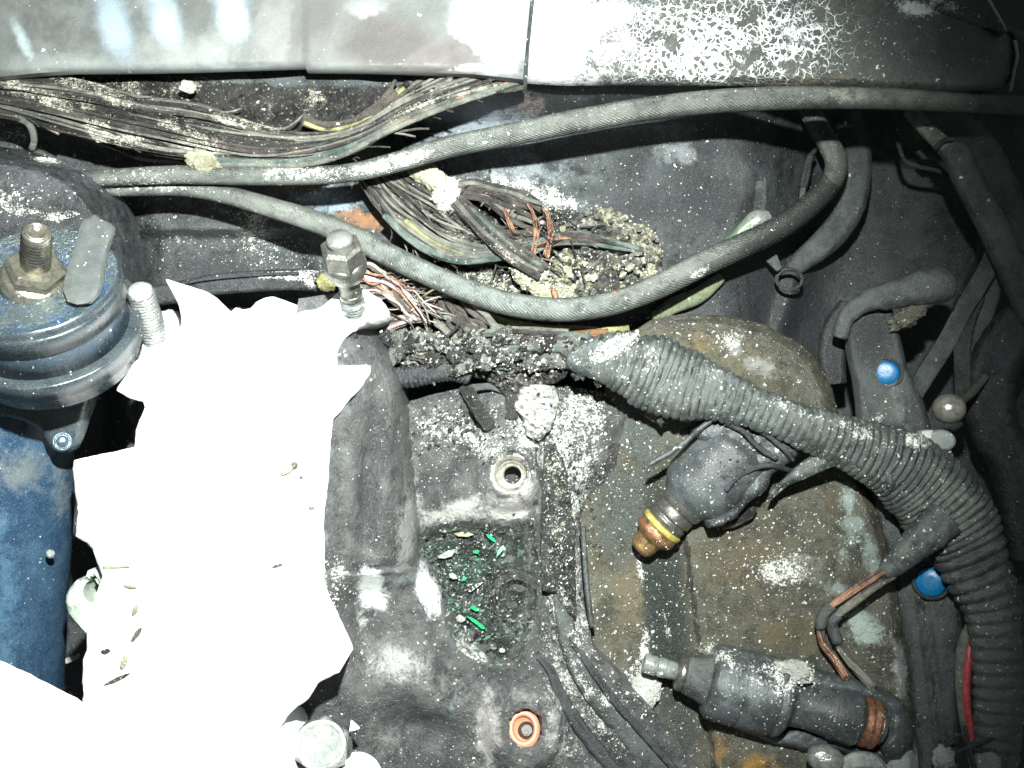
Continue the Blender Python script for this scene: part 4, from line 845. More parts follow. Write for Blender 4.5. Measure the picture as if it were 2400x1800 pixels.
for i, (x, y) in enumerate(nodp):
    q = RS.uniform(4, 10); dd = float(segdist(np.array([x]), np.array([y]), crustp, True)[0])
    V, F = lump(x, y, -38+46*math.sqrt(min(1, dd/40)), q*RS.uniform(0.8, 1.4), q, q*0.9, 200+i, 0.5, n=9, rot=RS.uniform(0, 90)); mk('crust_nodule', V, F, M['crust' if i % 3 else 'yash'], har2)
for i, (x, y, rx, ry) in enumerate([(1010, 418, 60, 26), (1050, 455, 34, 40), (1240, 640, 44, 34), (1320, 690, 30, 22), (1070, 488, 22, 12), (1270, 690, 30, 18)]):
    V, F = lump(x, y, 6, rx, ry, 22, 20+i, 0.45, n=34, crust=0.4, rot=-35); mk('ash_clump', V, F, M['yash'] if i % 3 != 1 else M['ash'], har2)
V, F = lump(1441, 693, 62, 12, 11, 10, 5, 0.2, n=14); o = mk('orange_crumb', V, F, M['orangebit']); tagp(o, 'small orange plastic crumb on the crusty lump just above the lower cable', 'crumb')
V, F = lump(1300, 690, 30, 7, 18, 6, 5, 0.2, n=12, rot=20); o = mk('brown_chip', V, F, M['copper_ring']); tagp(o, 'small brown chip in the pale ash left of the orange crumb', 'chip')

# fine frayed strands lying over the bundles
def frayed(parent, guides, n, seed, L=(40, 150), h=(0, 26), mats=('wire', 'wire_grey', 'wire_pink', 'char'), r=(1.3, 3.0), wild=0.25):
    rs = np.random.RandomState(seed); C = [curve_at(c, 60) for c in guides]; groups = {m: [] for m in mats}
    for i in range(n):
        t = rs.uniform(0, len(C)-1.001); k = int(t); f = t-k; P = C[k]*(1-f)+C[k+1]*f
        a = rs.randint(0, 54); px = P[a].copy(); dirv = P[min(a+3, 59)][:2]-P[max(a-3, 0)][:2]; ang = math.atan2(dirv[1], dirv[0])+rs.normal(0, wild)
        ln = rs.uniform(*L); pts = []; x, y = px[0], px[1]; z = px[2]+rs.uniform(*h); bend = rs.normal(0, 0.10)
        for q in range(6):
            pts.append((x, y, z)); x += math.cos(ang)*ln/5; y += math.sin(ang)*ln/5; ang += bend+rs.normal(0, 0.12); z += rs.normal(0, 4)
        groups[mats[rs.randint(len(mats))]].append(tube(pts, rs.uniform(*r), seg=5, step=8))
    for m, L_ in groups.items():
        if L_:
            V, F = join_mesh(L_); o = mk('frayed_strands', V, F, M[m], parent); o['kind'] = 'stuff'
frayed(har, A, 130, 61, h=(8, 26), wild=0.12, mats=('wire', 'wire_grey', 'char'))
frayed(har2, B, 90, 62, h=(0, 18), wild=0.22, mats=('wire', 'wire_grey', 'char'), r=(1.2, 2.6))
frayed(har2, [[(1040, 425, 10), (1140, 430, 14), (1260, 480, 14), (1400, 540, 20)], [(1060, 640, 0), (1160, 650, 6), (1260, 640, 20), (1400, 640, 30)]], 80, 63, L=(20, 60), wild=0.7, h=(-4, 12), mats=('wire', 'wire_grey', 'char'), r=(1, 2.4))

# ================================================================ the two steel cables
def cable(name, pts, label, seg=100, step=1.9):
    V, F = tube(pts, 20, seg=seg, step=step, helix=(22, 9.5, 0.075))
    VA = V; kx = (D-VA[:, 2]/S)/D*S; X = 1200+VA[:, 0]/kx; Y = 900-VA[:, 1]/kx
    at = {'ash': blobs([(300, 400, 120, 40, 0, 0.6), (400, 440, 160, 16, 0, 0.7), (760, 400, 90, 30, 0, 0.7), (900, 385, 90, 20, -15, 0.8), (980, 365, 70, 20, -20, 0.8), (660, 405, 60, 20, 0, 0.9), (1640, 640, 40, 14, -25, 1.0), (2290, 232, 60, 14, 0, 0.5)], X, Y),
          'tint': tints([(1880, 520, 200, 170, 0, 1.1, (0.035, 0.036, 0.033)), (1980, 222, 60, 30, 0, 0.5, (0.24, 0.23, 0.19)), (1930, 224, 30, 40, 0, 0.5, (0.13, 0.14, 0.13)), (1980, 380, 70, 90, 0, 1.1, (0.10, 0.105, 0.095)), (1150, 660, 350, 100, 15, 0.5, (0.13, 0.15, 0.135)), (2370, 240, 70, 40, 0, 0.8, (0.09, 0.09, 0.085))], X, Y)}
    o = mk(name, V, F, M['rope'], attrs=at); return tagp(o, label, 'cable', 'steel cables')
cable('steel_cable', [(160, 424, 20, 18), (230, 418, 50, 18), (400, 410, 66, 20), (560, 412, 70, 20), (700, 412, 70, 20), (820, 405, 74, 20), (930, 380, 76, 22), (1050, 345, 80, 23), (1200, 315, 84, 24), (1350, 284, 88, 25), (1500, 258, 92, 25), (1650, 240, 96, 25), (1800, 231, 98, 25), (1950, 229, 98, 24), (2100, 232, 94, 23), (2250, 240, 84, 21), (2400, 247, 70, 20), (2560, 250, 50, 20)],
    'braided steel cable arching just below the top panels to the right edge')
cable('steel_cable', [(190, 430, 0, 16), (260, 442, 14, 17), (400, 440, 26, 18), (500, 450, 34, 20), (620, 482, 44, 22), (740, 520, 54, 24), (840, 562, 60, 25), (960, 622, 64, 25), (1080, 676, 68, 25), (1200, 714, 70, 26), (1320, 726, 66, 26), (1430, 712, 56, 26), (1540, 672, 36, 27), (1640, 622, 10, 28), (1740, 576, -30, 28), (1830, 532, -90, 28), (1900, 480, -150, 28), (1948, 425, -200, 28), (1960, 380, -230, 27), (1938, 330, -250, 26), (1905, 275, -260, 25), (1870, 200, -280, 25)],
    'braided steel cable sagging across the middle and curling up at the right')

# ================================================================ copper tangle below the lower cable
tang = thing('wire_tangle', W(900, 690, -60), 'tangle of frayed pinkish copper strands right of the tall steel stud', 'wire tangle')
wire_bundle(tang, [[(800, 640, 0), (860, 615, 10), (920, 650, 16), (985, 700, 4), (990, 740, -10)], [(790, 665, 0), (850, 655, 10), (910, 680, 16), (960, 720, 4), (970, 748, -10)], [(830, 720, 0), (880, 690, 6), (930, 705, 10), (965, 735, 4), (990, 755, -6)]], 30, (3.2, 5.5), 23, 12, ['wire_pink', 'wire_pink', 'wire_copper', 'wire_grey', 'wire'], (-16, 30), 36, (0.1, 0.2), wander=0.25)
wire_bundle(tang, [[(890, 745, 6), (930, 742, 10), (990, 745, 6)], [(870, 775, 6), (940, 765, 10), (1010, 742, 4)]], 8, (4, 6), 24, 8, ['wire_grey', 'wire', 'wire_pink'], (-6, 20), 24, (0.1, 0.2), wander=0.3)
cpatch('charred_pad', [(780, 600), (870, 610), (960, 650), (1040, 690), (1110, 730), (1080, 780), (980, 790), (900, 800), (840, 760), (800, 700)], -90, 'char', tang, 8, 60, 22, 30, 51, 14, 20, ash=lambda X, Y: blobs([(870, 730, 60, 40, 0, 0.9), (850, 800, 60, 30, 0, 0.6), (950, 770, 80, 40, 0, 0.6), (1050, 740, 60, 30, 0, 0.4)], X, Y), crust=12)
frayed(tang, [[(800, 640, 10), (900, 630, 20), (1000, 700, 20)], [(820, 740, 0), (920, 720, 14), (1010, 750, 10)]], 80, 65, L=(40, 120), wild=0.45, mats=('wire_pink', 'wire', 'wire_grey'), r=(1, 2.4))
yel = thing('yellow_wires', W(1050, 680, -80), 'olive yellow scorched wires running under the lower cable', 'wires')
wire_bundle(yel, [[(790, 598, -60), (900, 628, -60), (1010, 682, -60), (1120, 732, -60), (1240, 765, -50), (1400, 775, -40), (1470, 770, -40)], [(860, 620, -60), (960, 670, -60), (1060, 715, -60), (1160, 755, -60), (1260, 780, -50), (1380, 790, -40), (1480, 785, -40)]], 14, (6, 10), 25, 8, ['wire_yellow', 'wire', 'wire', 'rust', 'wire_green'], (-20, 20), 60, (0.3, 0.3), wander=0.25)
for i, (x, y) in enumerate([(905, 630), (945, 642)]):
    V, F = tube([(x-24, y-8, -20), (x, y, -14), (x+26, y+14, -20)], 7, seg=8, jit=0.3, seed=i); mk('bare_yellow_end', V, F, plain('bright_yellow_insulation', (0.45, 0.47, 0.08), 0.5, 0, 0.3), yel)
o = simple_tube('yellow_splinter', [(992, 694, 40), (1010, 682, 60), (1030, 672, 74)], 2.6, 'wire_yellow', seg=6); tagp(o, 'thin yellow splinter touching the lower cable', 'splinter')
V, F = lump(975, 800, 30, 15, 34, 14, 6, 0.3, n=20, rot=-12); o = mk('yellow_tube_stub', V, F, grime('ochre', (0.22, 0.17, 0.03), (0.42, 0.38, 0.12), ash=0.05, specks=0.6, bump=0.8)); tagp(o, 'ochre stub sticking up from the charred harness right of the casting boss', 'stub')

# flat black duct behind the stud
duct = thing('flat_duct', W(560, 660, -100), 'flat black duct with white scorched end behind the tall steel stud', 'duct')
V, F = tube([(300, 700, -130), (400, 688, -110), (500, 668, -100), (620, 658, -90), (700, 656, -86), (745, 660, -86)], 26, seg=20, flat=0.6, jit=0.06); VA = V; kx = (D-VA[:, 2]/S)/D*S
mk('duct_body', V, F, M['dark'], duct, attrs={'ash': blobs([(700, 645, 70, 14, 0, 1.6), (620, 645, 50, 8, 0, 1.0), (730, 660, 20, 30, 0, 1.2)], 1200+VA[:, 0]/kx, 900-VA[:, 1]/kx)})
V, F = tube([(400, 672, -80), (480, 655, -74), (600, 644, -66), (700, 640, -64)], 4, seg=8); mk('seam', V, F, M['dark'], duct)
V, F = lump(768, 660, -60, 26, 22, 20, 8, 0.4, n=22, crust=0.3); mk('melted_end', V, F, M['wire_yellow'], duct)

# ================================================================ charred loom in the middle
loom = thing('charred_loom', W(1120, 850, 40), 'crumbly charred wire loom with pale ash running from the casting to the ribbed conduit', 'wire loom')
lp = [(900, 790), (950, 796), (990, 792), (1040, 790), (1100, 782), (1180, 778), (1250, 776), (1310, 780), (1360, 790), (1400, 800), (1400, 840), (1340, 850), (1330, 880), (1300, 900), (1250, 905), (1210, 925), (1180, 915), (1140, 890), (1090, 878), (1060, 866), (1000, 868), (940, 895), (928, 880), (916, 840)]
cpatch('charred_mass', lp, 96, 'char', loom, 5, 90, 24, 26, 61, 26, 40, crust=10, ash=lambda X, Y: blobs([(1060, 815, 90, 24, 0, 0.55), (1180, 810, 110, 20, 0, 0.6), (1210, 838, 60, 12, -5, 0.8), (930, 820, 30, 40, 0, 0.5), (1120, 850, 90, 20, 10, 0.4), (1290, 800, 70, 14, 0, 0.5)], X, Y)+0.35,
    tint=lambda X, Y: tints([(1060, 815, 60, 20, 0, 0.6, (0.26, 0.26, 0.16)), (1210, 840, 60, 12, 0, 0.7, (0.34, 0.33, 0.2)), (1000, 818, 30, 10, 0, 0.7, (0.2, 0.13, 0.04)), (1190, 820, 70, 14, 0, 0.6, (0.09, 0.14, 0.125))], X, Y))
wire_bundle(loom, [[(1080, 780, 92), (1160, 772, 100), (1260, 772, 104), (1360, 782, 100), (1420, 800, 90)], [(1090, 830, 104), (1180, 822, 112), (1280, 818, 114), (1380, 815, 108), (1430, 830, 96)]], 12, (4.5, 7.5), 27, 6, ['wire', 'wire_grey', 'wire', 'wire_green', 'wire_grey'], (-8, 14), 44, (0.25, 0.3), ash=[(1200, 838, 60, 12, 0, 0.6)])
wire_bundle(loom, [[(1090, 690, 0), (1120, 720, 20), (1150, 750, 40), (1200, 790, 70)], [(985, 690, -40), (1010, 730, -20), (1030, 760, 20), (1080, 800, 70)]], 12, (5, 9), 28, 8, ['wire', 'wire_grey', 'wire'], (-20, 20), 30, (0.1, 0.2), wander=0.2)
frayed(loom, [[(900, 800, 100), (1050, 800, 120), (1200, 790, 120), (1400, 805, 110)], [(930, 850, 96), (1060, 850, 110), (1200, 870, 106), (1330, 850, 90)]], 110, 64, L=(20, 80), wild=0.3, h=(-14, 8), mats=('wire', 'wire_grey', 'char', 'char', 'wire_green'), r=(1.5, 4))
V, F = tube([(925, 880, 84), (960, 884, 90), (1010, 874, 96), (1060, 868, 92), (1100, 878, 80)], 24, seg=26, step=2.2, ribs=(10, 0.07), jit=0.05); mk('ribbed_sleeve', V, F, M['dark'], loom)
cl = cpatch('ash_clump', [(1218, 905), (1260, 900), (1300, 905), (1310, 940), (1300, 980), (1290, 1010), (1262, 1034), (1235, 1020), (1222, 980), (1205, 950)], 96, 'ash', None, 5, 60, 24, 22, 71, 26, 40, crust=12, ash=lambda X, Y: 0.3+0*X-0.8*gauss(X, Y, 1262, 935, 8, 8))
tagp(cl, 'bright white ash clump on the casting above the open threaded port', 'ash clump')
for i in range(34):
    x = 905+i*13.5+RS.uniform(-8, 8); y = 818+RS.uniform(-30, 34)-14*math.sin(i*0.4)
    V, F = lump(x, y, 118+RS.uniform(-6, 14), RS.uniform(14, 30), RS.uniform(10, 20), RS.uniform(10, 18), 70+i, 0.5, n=18, crust=0.5, rot=RS.uniform(-60, 60)); mk('crust_lump', V, F, M['crust' if i % 4 else 'char'], loom)
# twisted shreds below the loom
for i, (pl, r, m, lab) in enumerate([([(1090, 905, 60), (1105, 935, 70), (1128, 975, 66), (1150, 1000, 50)], 16, 'char', 'curled black shred hanging below the charred loom, above the threaded port'),
        ([(1150, 880, 70), (1185, 905, 76), (1200, 940, 70), (1196, 980, 50)], 14, 'char', 'twisted black shred left of the bright white ash clump'),
        ([(1085, 900, 50), (1100, 910, 56), (1145, 905, 60), (1180, 915, 60), (1210, 950, 60)], 9, 'hose', 'thin bent sooted strip across the casting below the loom')]):
    V, F = tube(pl, r, seg=12, jit=0.5, seed=i+3, flat=0.6); o = mk('burnt_shred', V, F, M[m]); tagp(o, lab, 'shred')

# ================================================================ strips and hoses along the right of the casting
hs = [([(1308, 1390, 40, 12), (1322, 1450, 44, 20), (1340, 1520, 44, 24), (1372, 1590, 40, 25), (1420, 1660, 34, 26), (1480, 1730, 28, 26), (1550, 1810, 20, 26), (1600, 1880, 14, 26)], 'hose', 'sooted flat hose curving down to the bottom edge right of the orange sealed port'),
      ([(1262, 1540, 40, 6), (1290, 1570, 46, 10), (1310, 1620, 48, 13), (1350, 1690, 44, 16), (1410, 1770, 36, 17), (1480, 1860, 26, 17)], 'dark', 'dark thin hose nearest to the orange sealed port'),
      ([(1335, 1500, 60, 4), (1380, 1560, 60, 8), (1430, 1630, 56, 9), (1490, 1700, 48, 9), (1570, 1790, 40, 9), (1640, 1870, 30, 9)], 'dark', 'narrow dark hose riding on the right flank of the flat hose')]
for i, (pl, m, lab) in enumerate(hs):
    V, F = tube(pl, 10, seg=22, step=4, jit=0.14, seed=i+40, flat=0.62); kx = (D-V[:, 2]/S)/D*S
    X = 1200+V[:, 0]/kx; Y = 900-V[:, 1]/kx
    o = mk('sooted_hose', V, F, M[m], attrs={'ash': blobs([(1350, 1500, 50, 50, 40, 0.9), (1420, 1640, 60, 20, 45, 0.8), (1360, 1590, 20, 60, -30, 0.8), (1520, 1760, 40, 40, 0, 0.5), (1360, 1650, 20, 20, 0, 1.2)], X, Y)}); tagp(o, lab, 'hose')
o = cpatch('sooted_strip', [(1278, 1045), (1300, 1040), (1322, 1080), (1338, 1160), (1348, 1260), (1350, 1360), (1352, 1450), (1330, 1440), (1300, 1390), (1272, 1385), (1266, 1290), (1268, 1180), (1272, 1100)], 66, 'char', None, 6, 40, 9, 24, 81, 14, 16, crust=16, ash=lambda X, Y: 0.15+blobs([(1300, 1090, 30, 60, 0, 0.4), (1315, 1230, 20, 90, 0, 0.4), (1320, 1405, 20, 20, 0, 0.9)], X, Y), tint=lambda X, Y: tints([(1290, 1200, 20, 160, 0, 0.5, (0.05, 0.065, 0.06))], X, Y))
tagp(o, 'crusted vertical rubber strip between the two port bosses and the stained plate', 'strip')
o = simple_tube('bent_rod', [(1366, 1235, 40), (1372, 1330, 40), (1380, 1420, 36), (1388, 1470, 30)], 7, 'conduit', seg=12, jit=0.2); tagp(o, 'thin pale edge rod standing along the left side of the stained plate', 'rod')

# ================================================================ debris in the pit, orange seal
rs = np.random.RandomState(5)
def shard(x, y, h, a, b, rot, mat, label, name='glass_shard', grp=None):
    c, s = math.cos(rot), math.sin(rot); n = 6
    pts = [(a*math.cos(t)*rs.uniform(0.6, 1.1), b*math.sin(t)*rs.uniform(0.6, 1.1)) for t in np.linspace(0, 2*math.pi, n, endpoint=False)]
    poly = [(x+u*c-v*s, y+u*s+v*c) for u, v in pts]; tx, ty = rs.uniform(-0.5, 0.5, 2)
    V = [W(px, py, h+(px-x)*tx+(py-y)*ty) for px, py in poly]+[W(px, py, h-4+(px-x)*tx+(py-y)*ty) for px, py in poly]
    F = [tuple(range(n))[::-1], tuple(range(n, 2*n))]+[(i, (i+1) % n, n+(i+1) % n, n+i) for i in range(n)]
    o = mk(name, V, F, mat, None, False); tagp(o, label, 'shard', grp); return o
big = [(1048, 1299, 25, 9, -0.35, 'ash', 'largest white shard lying near the top of the debris pit'), (1062, 1350, 12, 9, 0.5, 'ash', 'pale triangular shard in the middle left of the debris pit'), (1110, 1378, 24, 5, -0.55, 'ash', 'long thin white sliver across the centre of the debris pit'), (1080, 1450, 12, 12, 0.3, 'ash', 'white shard directly left of the long green sliver'), (1085, 1250, 24, 9, 0.1, 'yash', 'yellowish white crumb at the upper rim of the debris pit'), (1178, 1525, 10, 7, 0, 'ash', 'small white shard at the lower rim of the debris pit'),
       (1120, 1462, 34, 5, 0.6, 'green', 'longest green sliver in the lower part of the debris pit'), (1172, 1292, 18, 4.5, -1.0, 'green', 'green sliver standing steeply near the upper right of the debris pit'), (1152, 1262, 16, 4, 0.7, 'green', 'green chip at the top right of the debris pit'), (1116, 1294, 9, 4, 0.3, 'green', 'small green chip between the top white shard and the steep green sliver'), (1088, 1357, 8, 3.5, -0.6, 'green', 'small green chip above the long thin white sliver'), (1058, 1430, 9, 6, 0, 'green', 'green chip at the left wall of the debris pit'), (1112, 1426, 14, 5, 0.4, 'green', 'green chip above the longest green sliver'), (1062, 1456, 6, 6, 0, 'green', 'tiny green dot just left of the white shard in the lower pit')]
for x, y, a, b, r, m, lab in big: shard(x, y, 2, a, b, r, M[m], lab)
parts_ = []
for i in range(520):
    x = rs.uniform(990, 1250); y = rs.uniform(1235, 1560)
    if not bool(inside(np.array([x]), np.array([y]), PIT)[0]): continue
    if math.hypot(x-1215, y-1392) < 70: continue
    a = rs.uniform(3, 12); b = rs.uniform(1.5, 5); rot = rs.uniform(-1, 0.2); n = 5
    h = float(eng_h(np.array([x]), np.array([y]), None)[0])+rs.uniform(1, 7); tx, ty = rs.uniform(-0.7, 0.7, 2)
    pts = [(a*math.cos(t)*rs.uniform(0.6, 1.1), b*math.sin(t)*rs.uniform(0.6, 1.1)) for t in np.linspace(0, 2*math.pi, n, endpoint=False)]
    poly = [(x+u*math.cos(rot)-v*math.sin(rot), y+u*math.sin(rot)+v*math.cos(rot)) for u, v in pts]
    V = [W(px, py, h+(px-x)*tx+(py-y)*ty) for px, py in poly]+[W(px, py, h-3+(px-x)*tx+(py-y)*ty) for px, py in poly]
    parts_.append((V, [tuple(range(n))[::-1], tuple(range(n, 2*n))]+[(q, (q+1) % n, n+(q+1) % n, n+q) for q in range(n)]))
V, F = join_mesh(parts_); o = mk('glass_crumbs', V, F, M['glass'], None, False); tagp(o, 'scattered greenish glass crumbs covering the bottom of the pit', 'glass crumbs', kind='stuff')
seal = thing('seal_ring', W(1228, 1706, 30), 'orange rubber seal ring seated in the lower port of the black casting', 'seal ring')
V, F = lathe(smoothprof([(0, 38), (14, 38), (20, 32), (21, 27), (16, 23), (4, 22)], 4), W(1227, 1708, 50), W(1226, 1705, 150), 48, squash=1.18); mk('rubber_ring', V, F, M['oring'], seal)
V, F = lathe(smoothprof([(-10, 22), (8, 20), (14, 15), (20, 14), (20, 1)], 3), W(1234, 1712, 50), W(1236, 1712, 150), 36); mk('pintle', V, F, plain('pintle', (0.06, 0.058, 0.05), 0.35, 0.5, 0.2), seal)
V, F = lathe([(0, 5), (3, 5), (3, 0.5)], W(1249, 1720, 66), W(1249, 1720, 160), 16); mk('nozzle_hole', V, F, M['dark'], seal)
# ================================================================ right background: hoses, straps, brackets
def hose(name, pts, mat, label, cat='hose', r=10, parent=None, ash=None, **k):
    V, F = tube(pts, r, **dict(dict(seg=24, step=5, jit=0.06), **k)); at = {}
    if ash:
        kx = (D-V[:, 2]/S)/D*S; at['ash'] = blobs(ash, 1200+V[:, 0]/kx, 900-V[:, 1]/kx)
    o = mk(name, V, F, M[mat] if isinstance(mat, str) else mat, parent, attrs=at)
    return tagp(o, label, cat) if parent is None else o
hb = thing('rubber_hose', W(2300, 480, -120), 'grey rubber hose slanting down to the right edge below the upper cable', 'hose')
hose('hose_body', [(2222, 338, -70, 28), (2242, 362, -70, 34), (2264, 410, -72, 35), (2290, 460, -76, 35), (2334, 545, -84, 36), (2372, 625, -92, 37), (2410, 710, -100, 38), (2470, 830, -110, 40)], 'hose', None, parent=hb)
hose('inner_pipe', [(2130, 255, -80, 17), (2160, 290, -78, 18), (2200, 330, -74, 20), (2235, 365, -72, 22)], 'wire_grey', None, parent=hb)
V, F = tube([(2192, 352, -56), (2205, 334, -44), (2228, 326, -40), (2250, 334, -50)], 6, seg=10); mk('clamp', V, F, M['dark'], hb)
hose('rubber_hose', [(2150, 290, -240, 40), (2220, 292, -200, 42), (2290, 340, -190, 42), (2340, 430, -200, 42), (2368, 520, -210, 42), (2385, 640, -220, 42)], 'hose', 'wider dark hose arching behind the grey slanting hose at the right edge')
hose('rubber_hose', [(1985, 270, -330, 34), (2006, 340, -330, 36), (2010, 410, -330, 36), (1990, 490, -330, 38), (1940, 560, -330, 38), (1880, 610, -330, 30), (1850, 640, -340, 20)], 'hose', 'dark curved hose running behind the curl of the lower cable')
hose('thin_rod', [(1872, 530, -240, 8), (1878, 480, -240, 8), (1882, 440, -240, 8)], 'hose', 'thin grey rod standing inside the curl of the lower cable', 'rod')
hose('thin_cable', [(1882, 440, -238, 12), (1890, 405, -238, 12), (1898, 370, -238, 9), (1912, 350, -250, 5)], 'dark', 'short dark cable end continuing the thin grey rod', 'cable')
hose('thin_cable', [(2090, 300, -260), (2106, 340, -240), (2120, 375, -230), (2150, 390, -226), (2195, 400, -226), (2240, 420, -240)], 'dark', 'thin black cable looping left of the grey slanting hose', 'cable', r=6)
o = patch_obj('small_blade', [(2148, 355), (2180, 338), (2200, 372), (2165, 372)], lambda X, Y, d: -250+0*X, M['slate'], None, 8, -262); tagp(o, 'small bluish triangular blade inside the thin black cable loop', 'blade')
hose('steel_rod', [(2260, -60, 40, 14), (2310, 10, 36, 14), (2350, 78, 30, 12)], 'zinc', 'grey steel rod slanting down behind the painted panel corner', 'rod')
hose('steel_rod', [(2352, 68, 30, 9), (2380, 82, 26, 10), (2430, 105, 20, 10)], 'hose', 'thin dark rod running off the right edge near the top corner', 'rod')
hose('wire_clip', [(2378, 95, 60), (2384, 130, 66), (2376, 170, 60), (2368, 215, 50)], 'zinc', 'thin curved wire clip at the right end of the painted panel', 'clip', r=4)
o = patch_obj('tapered_plate', rough_poly([(1772, 425), (1796, 422), (1794, 505), (1756, 515)], 8, 1, 1), lambda X, Y, d: -205-4*sstep(6, 0, d)+0*X, M['wall'], None, 7, -225, ash=lambda X, Y: 0.4*gauss(X, Y, 1765, 505, 20, 8)); tagp(o, 'narrow tapered dark plate standing above the bright rod end', 'plate')
rod = thing('link_rod', W(1750, 560, -170), 'green tinged steel rod with a glaring white end behind the lower cable', 'rod')
hose('shaft', [(1630, 640, -150, 14), (1690, 590, -130, 18), (1735, 552, -110, 22), (1764, 526, -100, 26)], grime('green_steel', (0.10, 0.16, 0.10), (0.2, 0.26, 0.18), ash=-0.3, metal=0.4, rough=0.3, bump=0.2), None, parent=rod)
V, F = lump(1776, 518, -98, 36, 27, 24, 3, 0.05, n=20, rot=20); mk('rounded_end', V, F, M['steel'], rod)
hose('green_tube', [(1530, 745, -130, 16), (1580, 716, -120, 20), (1640, 690, -120, 20), (1690, 650, -130, 14)], grime('olive_metal', (0.12, 0.15, 0.08), (0.25, 0.28, 0.18), ash=-0.1, rough=0.4), 'pale olive tube end showing under the lower cable above the stained plate', 'tube')
o = patch_obj('pale_wedge', [(1788, 604), (1818, 590), (1832, 626), (1822, 636)], lambda X, Y, d: -190+0*X, M['hose'], None, 8, -205); tagp(o, 'small grey wedge between the lower cable and the round ring below it', 'wedge')
V, F = tube([(1850+30*math.cos(a), 655+24*math.sin(a), -230) for a in np.linspace(0, 2*math.pi, 22)], 5, seg=8, step=4); o = mk('metal_ring', V, F, M['dark']); tagp(o, 'thin dark metal ring lying deep right of the lower cable', 'ring')
# straps at the right
def ribbon(name, pts, w, th, mat, label, ash=None):
    V, F = tube(pts, w, seg=16, step=7, flat=th/w, jit=0.05); o = mk(name, V, F, M[mat]); return tagp(o, label, 'strap')
ribbon('flat_strap', [(2345, 560, -150), (2310, 640, -150), (2262, 720, -155), (2220, 800, -165), (2170, 880, -175), (2120, 960, -190)], 24, 5, 'hose', 'long flat dark strap slanting down left of the grey slanting hose')
ribbon('flat_strap', [(2290, 690, -170), (2262, 770, -165), (2256, 850, -165), (2260, 930, -170)], 22, 5, 'dark', 'short dark strap hanging down towards the shiny metal ball')
ribbon('flat_strap', [(2330, 620, -190), (2318, 700, -190), (2290, 780, -190), (2270, 860, -190)], 26, 6, 'hose', 'second flat strap, just right of the long slanting one')
hose('rubber_hose', [(2440, 720, -150, 60), (2360, 800, -160, 60), (2320, 890, -180, 60), (2330, 1000, -200, 60), (2380, 1100, -210, 60), (2420, 1300, -220, 60)], 'dark', 'thick black hose bulging from the right edge beside the shiny ball')
ball = thing('ball_stud', W(2224, 958, -60), 'shiny metal ball stud right of the bracket arm', 'ball stud')
V, F = lump(2224, 958, -60, 39, 36, 36, 2, 0.02, n=36); mk('ball', V, F, plain('polished_ball', (0.30, 0.29, 0.25), 0.25, 0.5, 0.12), ball)
hose('shank', [(2240, 945, -70, 14), (2275, 920, -90, 12), (2310, 880, -110, 10)], 'nutsteel', None, parent=ball)
# bracket arm with the blue plug
arm = thing('bracket_arm', W(2080, 880, -60), 'dark steel bracket arm with a round blue plug, above the ribbed conduit', 'bracket')
ap = rough_poly([(1996, 742), (2040, 716), (2090, 720), (2110, 790), (2126, 860), (2148, 905), (2164, 940), (2178, 985), (2190, 1040), (2196, 1100), (2060, 1090), (2020, 1000), (2016, 950), (2008, 890), (1994, 830), (1990, 780)], 10, 1.5, 5)
patch_obj('arm_plate', ap, lambda X, Y, d: -48-12*sstep(12, 0, d)+12*gauss(X, Y, 2120, 950, 24, 90, -20)+0.02*(Y-900), M['hose'], arm, 8, -100, ash=lambda X, Y: blobs([(2060, 980, 16, 12, 0, 1.1), (2120, 960, 30, 60, -20, 0.35)], X, Y)+0*X, tint=lambda X, Y: tints([(2040, 780, 60, 70, 0, 0.9, DK), (2110, 960, 20, 80, -15, 0.5, (0.12, 0.14, 0.13))], X, Y))
V, F = lathe(smoothprof([(0, 38), (14, 38), (16, 34), (12, 30), (4, 29)], 3), W(2075, 876, -60), W(2075, 876, 60), 36, squash=1.1); mk('plug_rim', V, F[:-1], M['dark'], arm)
V, F = lathe(smoothprof([(0, 29), (4, 29), (7, 24), (9, 14), (9, 1)], 4), W(2075, 874, -50), W(2075, 872, 60), 36, squash=1.1); mk('blue_plug', V, F, M['blue'], arm)
elbow = thing('burnt_elbow', W(2100, 710, -60), 'grey burnt elbow pipe with an ashy broken mouth above the bracket arm', 'pipe')
hose('elbow_pipe', [(1968, 790, -60, 18), (1985, 742, -46, 21), (2030, 706, -30, 26), (2085, 692, -22, 34), (2150, 676, -20, 40), (2200, 668, -24, 42), (2218, 668, -30, 36)], 'hose', None, parent=elbow, jit=0.16, ash=[(2150, 720, 40, 20, 0, 0.8), (2090, 740, 20, 20, 0, 0.9), (2130, 690, 40, 20, 0, 0.4)])
V, F = lump(2128, 742, -34, 44, 24, 24, 12, 0.5, n=30, crust=0.3, rot=30); mk('broken_mouth', V, F, M['foam'], elbow)
hose('rubber_hose', [(1955, 900, -180, 30), (1950, 830, -180, 34), (1960, 770, -190, 34), (1990, 720, -200, 30)], 'dark', 'dark curved hose between the stained plate and the bracket arm')
